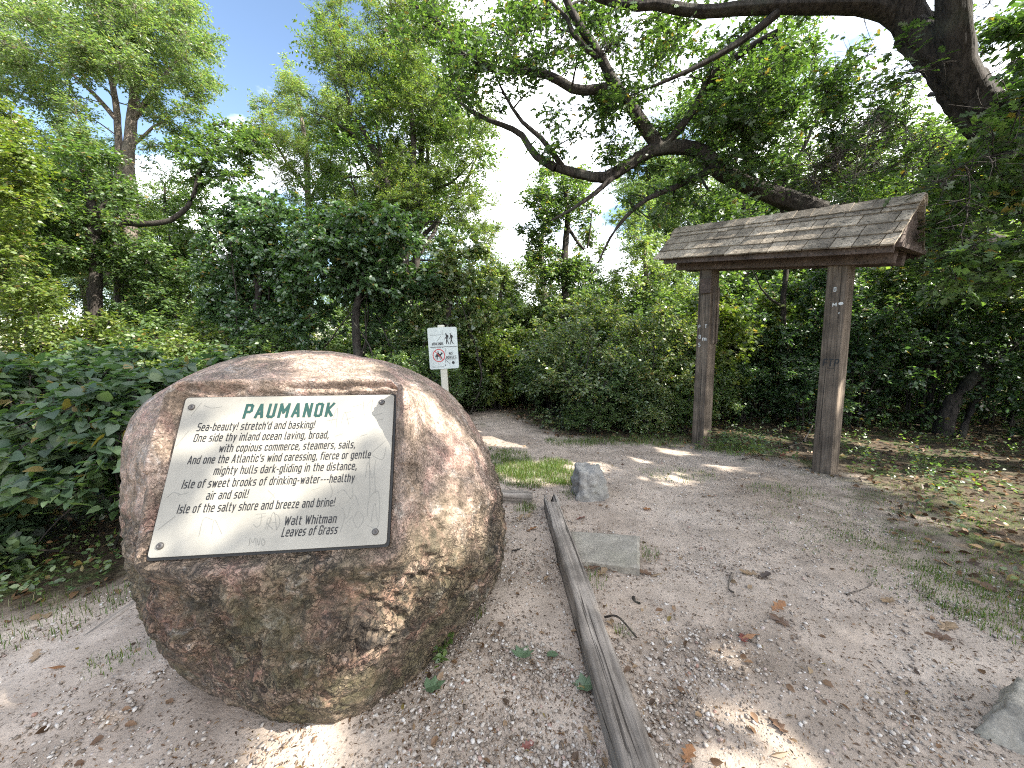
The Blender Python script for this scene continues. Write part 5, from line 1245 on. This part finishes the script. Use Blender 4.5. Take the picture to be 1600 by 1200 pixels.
for c, rx, ry, n, h in ((G(835, 738), .62, .55, 16000, .07), (G(790, 715), .35, .4, 2200, .07), (G(905, 765), .25, .35, 900, .06), (G(1000, 690), .9, .35, 2600, .08), (G(900, 692), .5, .3, 1500, .08),
                        (G(1140, 705), .5, .3, 1200, .09), (G(1060, 740), .5, .3, 600, .05), (G(1350, 830), .9, .7, 3000, .025), (G(1500, 900), .7, .7, 4500, .03), (G(1590, 960), .4, .5, 3500, .04), (G(1450, 790), .9, .6, 3000, .03), (G(1230, 770), .4, .3, 500, .05),
                        (G(925, 905), .12, .12, 260, .05), (G(1010, 860), .10, .12, 160, .04), (G(740, 975), .10, .12, 120, .07), (G(195, 1045), .18, .12, 200, .05), (G(80, 950), .5, .3, 900, .06), (G(820, 795), .12, .12, 260, .06), (G(975, 985), .06, .06, 60, .04)):
    P = patch(c, rx, ry, n); gp.append(blades(P, h*g.uniform(.5, 1.3, len(P)), g.uniform(.0012, .0028, len(P))))
tag(link('grass', npmesh('grass', *join_lv(*gp), None, MAT['grass'])), 'thin grass growing in patches on the trodden ground', 'grass', None, 'stuff')

# low ground plants along the edges: no one could count them
m_ = 9000; Q_ = np.stack([g.uniform(-9, 11, m_), g.uniform(1.2, 12, m_)], 1); td = trodden(Q_[:, 0], Q_[:, 1])
k = (td < .42) & (clump(Q_, 1.1, 44.0) > g.uniform(-.35, .5, m_)); Q_ = Q_[k]
ex = [G(1130, 700) + g.normal(0, .16, 3) for _ in range(50)] + [G(1180, 712) + g.normal(0, .2, 3) for _ in range(40)] + [G(1440, 745) + g.normal(0, .3, 3) for _ in range(50)] + [G(1000, 680) + g.normal(0, .3, 3) for _ in range(60)] + [G(60, 900) + g.normal(0, .25, 3) for _ in range(60)]
Q_ = np.vstack([Q_, np.array(ex)[:, :2]])
A = np.stack([Q_[:, 0], Q_[:, 1], ground_z(Q_[:, 0], Q_[:, 1])], -1); B = A + np.stack([g.normal(0, .09, len(A)), g.normal(0, .09, len(A)), g.uniform(.06, .28, len(A))], -1)
tag(link('undergrowth', npmesh('undergrowth', *leaves(A, B, 8, 'wide', .040, g, t0=.3, flat=.5), None, MAT['leaf_mid'])), 'low leafy plants covering the woodland floor', 'undergrowth', None, 'stuff')

# ------------------------------------------------------------------ single leaves and sticks one can point to
FLM = {}
for nm, c in dict(orange=(.26, .12, .05), brown=(.13, .075, .048), tan=(.26, .18, .115), red=(.17, .05, .038), green=(.10, .16, .09), dark=(.05, .03, .022)).items():
    FLM[nm] = mat_leaf('fallen_'+nm, [c, c], gloss=.05, tfac=.12, trans=(1, 1, 1))
def fallen(px, py, colr, kind, size, label, rz, curl=.5, lift=0.0, pos=None):
    p = G(px, py) if pos is None else np.array(pos)
    V0, F0 = TPL[kind]; V = V0.copy(); V[:, 0] -= .45; n_ = len(V)
    V[:, 2] = curl*(V[:, 1]**2*1.6 + .5*V[:, 0]**2) + .03*np.sin(V[:, 0]*9 + px)
    V *= size; V[:, 2] += .006 - V[:, 2].min()*.3
    tl = MB(); tl.tube([(-.45*size, 0, .006), (-.62*size, .05*size, .005)], (.0015, .0012), 4)
    a = MB(); a.add(V, [tuple(f) for f in F0]); a.add(tl.v, tl.f)
    o = a.build('fallen_leaf', FLM[colr], None, False, (p[0], p[1], float(ground_z(p[0], p[1])) + lift)); o.rotation_euler = (random.Random(px).uniform(-.25, .25), random.Random(py).uniform(-.25, .25), rz)
    tag(o, label, 'leaf', 'fallen leaves')
for a in ((1214, 953, 'orange', 'oak', .12, 'orange oak leaf above the dark clump on the sandy ground', .4), (1221, 977, 'brown', 'oak', .12, 'russet leaf touching the dark clump on the sandy ground', 2.0),
          (1172, 901, 'tan', 'oak', .13, 'tan leaf in the pair beside the pale twig on the sand', 2.9), (1192, 906, 'dark', 'oak', .11, 'dark leaf in the pair beside the pale twig on the sand', .2),
          (1478, 982, 'tan', 'oak', .14, 'pale orange curled leaf amid gravel at right', .3), (1472, 996, 'brown', 'oak', .13, 'dull brown leaf just below the pale orange curled one', 2.6),
          (1388, 940, 'tan', 'oak', .13, 'tan leaf with dark stem between gravel and grass', 3.6), (1162, 1000, 'red', 'oak', .09, 'reddish leaf in the sun patch of sand', 1.2), (1170, 996, 'orange', 'slim', .10, 'narrow orange leaf touching the reddish one', 3.3),
          (1219, 1140, 'brown', 'oak', .10, 'lone pinkish brown leaf low on the sand', 1.7), (1075, 1182, 'orange', 'oak', .10, 'orange leaf near the lower end of the long timber', .9), (1218, 1185, 'tan', 'slim', .08, 'narrow straw coloured leaf at the bottom of the sand', .1),
          (872, 795, 'red', 'maple', .07, 'dark red leaf beside the long timber near the grey rock', 2.0), (906, 812, 'red', 'oak', .10, 'flat red brown leaf between grey rock and slab', .1), (1012, 796, 'orange', 'maple', .08, 'small orange leaf on open sand right of the grey rock', .6),
          (922, 889, 'brown', 'oak', .15, 'largest brown oak leaf curled against the slab edge', .2), (940, 895, 'tan', 'oak', .13, 'tan leaf lying on the brown heap by the slab', .9), (955, 888, 'brown', 'oak', .11, 'brown leaf at the slab end of the leaf heap', 2.6),
          (1012, 892, 'brown', 'oak', .12, 'brown leaf off the right corner of the slab', 3.0), (1025, 896, 'tan', 'slim', .10, 'narrow tan leaf off the right corner of the slab', .2),
          (818, 1030, 'green', 'maple', .12, 'pale green lobed leaf in the gravel bed', 1.2), (911, 1072, 'green', 'maple', .11, 'dull green lobed leaf against the long timber', 2.8), (680, 1092, 'green', 'maple', .09, 'pale green leaf under the right foot of the boulder', .5), (863, 1027, 'green', 'wide', .09, 'dark green torn leaf next to the long timber', 3.9),
          (822, 1168, 'red', 'oak', .06, 'small red brown leaf at the bottom of the gravel bed', .4), (920, 1150, 'tan', 'oak', .07, 'curled tan leaf against the foot of the long timber', 2.0), (830, 830, 'orange', 'oak', .10, 'orange leaf between the boulder and the long timber', .3),
          (812, 812, 'tan', 'oak', .12, 'tan leaf in the litter behind the boulder flank', 1.1), (826, 806, 'tan', 'oak', .11, 'second tan leaf tucked under the crosswise timber', 4.0), (90, 1052, 'orange', 'slim', .09, 'orange leaf on the gravel left of the boulder', .3), (55, 1022, 'tan', 'oak', .09, 'tan leaf by the half buried timber', 2.2),
          (1575, 1148, 'brown', 'oak', .12, 'red brown leaf in front of the low grey rock', .8), (1590, 1162, 'tan', 'oak', .11, 'tan leaf in front of the low grey rock', 2.4), (1222, 712, 'red', 'oak', .12, 'red brown dead leaf between the kiosk posts', .4),
          (1535, 690, 'orange', 'maple', .16, 'glowing orange leaf on the shaded bank under the oak', .2)):
    fallen(*a)
def stick(p0, p1, r, label, m='bark_grey', h=.012, mid=None):
    a, b = G(*p0), G(*p1); a[2] = ground_z(a[0], a[1]) + h; b[2] = ground_z(b[0], b[1]) + h
    c = (a+b)/2 + (g.normal(0, .02, 3) if mid is None else np.array(mid)); w = MB()
    n_ = 8; w.tube(spline([a, c, b], n_) - a, np.linspace(r, r*.6, n_), 6)
    tag(w.build('stick', MAT[m], None, True, a), label, 'stick')
stick((1144, 900), (1146, 928), .009, 'short thick pale twig beside a pair of leaves')
stick((945, 965), (995, 995), .007, 'dark stick lying beside the long timber', 'bark')
stick((800, 870), (838, 845), .006, 'thin dark twig between the boulder and the long timber', 'bark')
stick((1322, 935), (1365, 912), .006, 'bent grey twig in the gravel on the right')
stick((1160, 720), (1262, 690), .010, 'pale fallen branch on the ground between the kiosk posts', 'bark_grey', .02)
stick((1255, 700), (1278, 660), .012, 'broken grey branch leaning behind the right kiosk post', 'bark_grey', .1)
stick((990, 930), (1000, 940), .012, 'stubby bit of bark standing in the sand near the slab', 'bark')
for q, (px, py, lab) in enumerate(((742, 972, 'small green weed at the right foot of the boulder'), (690, 1050, 'thin weed under the right flank of the boulder'), (1090, 700, 'leafy weed at the foot of the left kiosk post'), (1130, 690, 'tall thin weed right of the left kiosk post'),
                                    (1440, 730, 'sunlit yellow green weed on the bank right of the kiosk'), (1500, 745, 'second bright weed on the bank under the oak'), (760, 705, 'green weed behind the right shoulder of the boulder'))):
    c = G(px, py); n_ = 5; A = np.repeat(c[None], n_, 0); A[:, 2] = ground_z(c[0], c[1]); B = A + np.stack([g.normal(0, .05, n_), g.normal(0, .05, n_), g.uniform(.05, .15, n_)], -1)
    w = Wood(); w.twigs(A - c, B - c, .003, .0015, g); o = thing('weed', lab, 'weed', c)
    link('stems', w.mesh('stems', MAT['grass']), o); link('foliage', npmesh('foliage', *leaves(A - c, B - c, 7, 'wide', .038, g, t0=.25), None, MAT['leaf_yel' if px > 1400 else 'leaf_mid']), o)
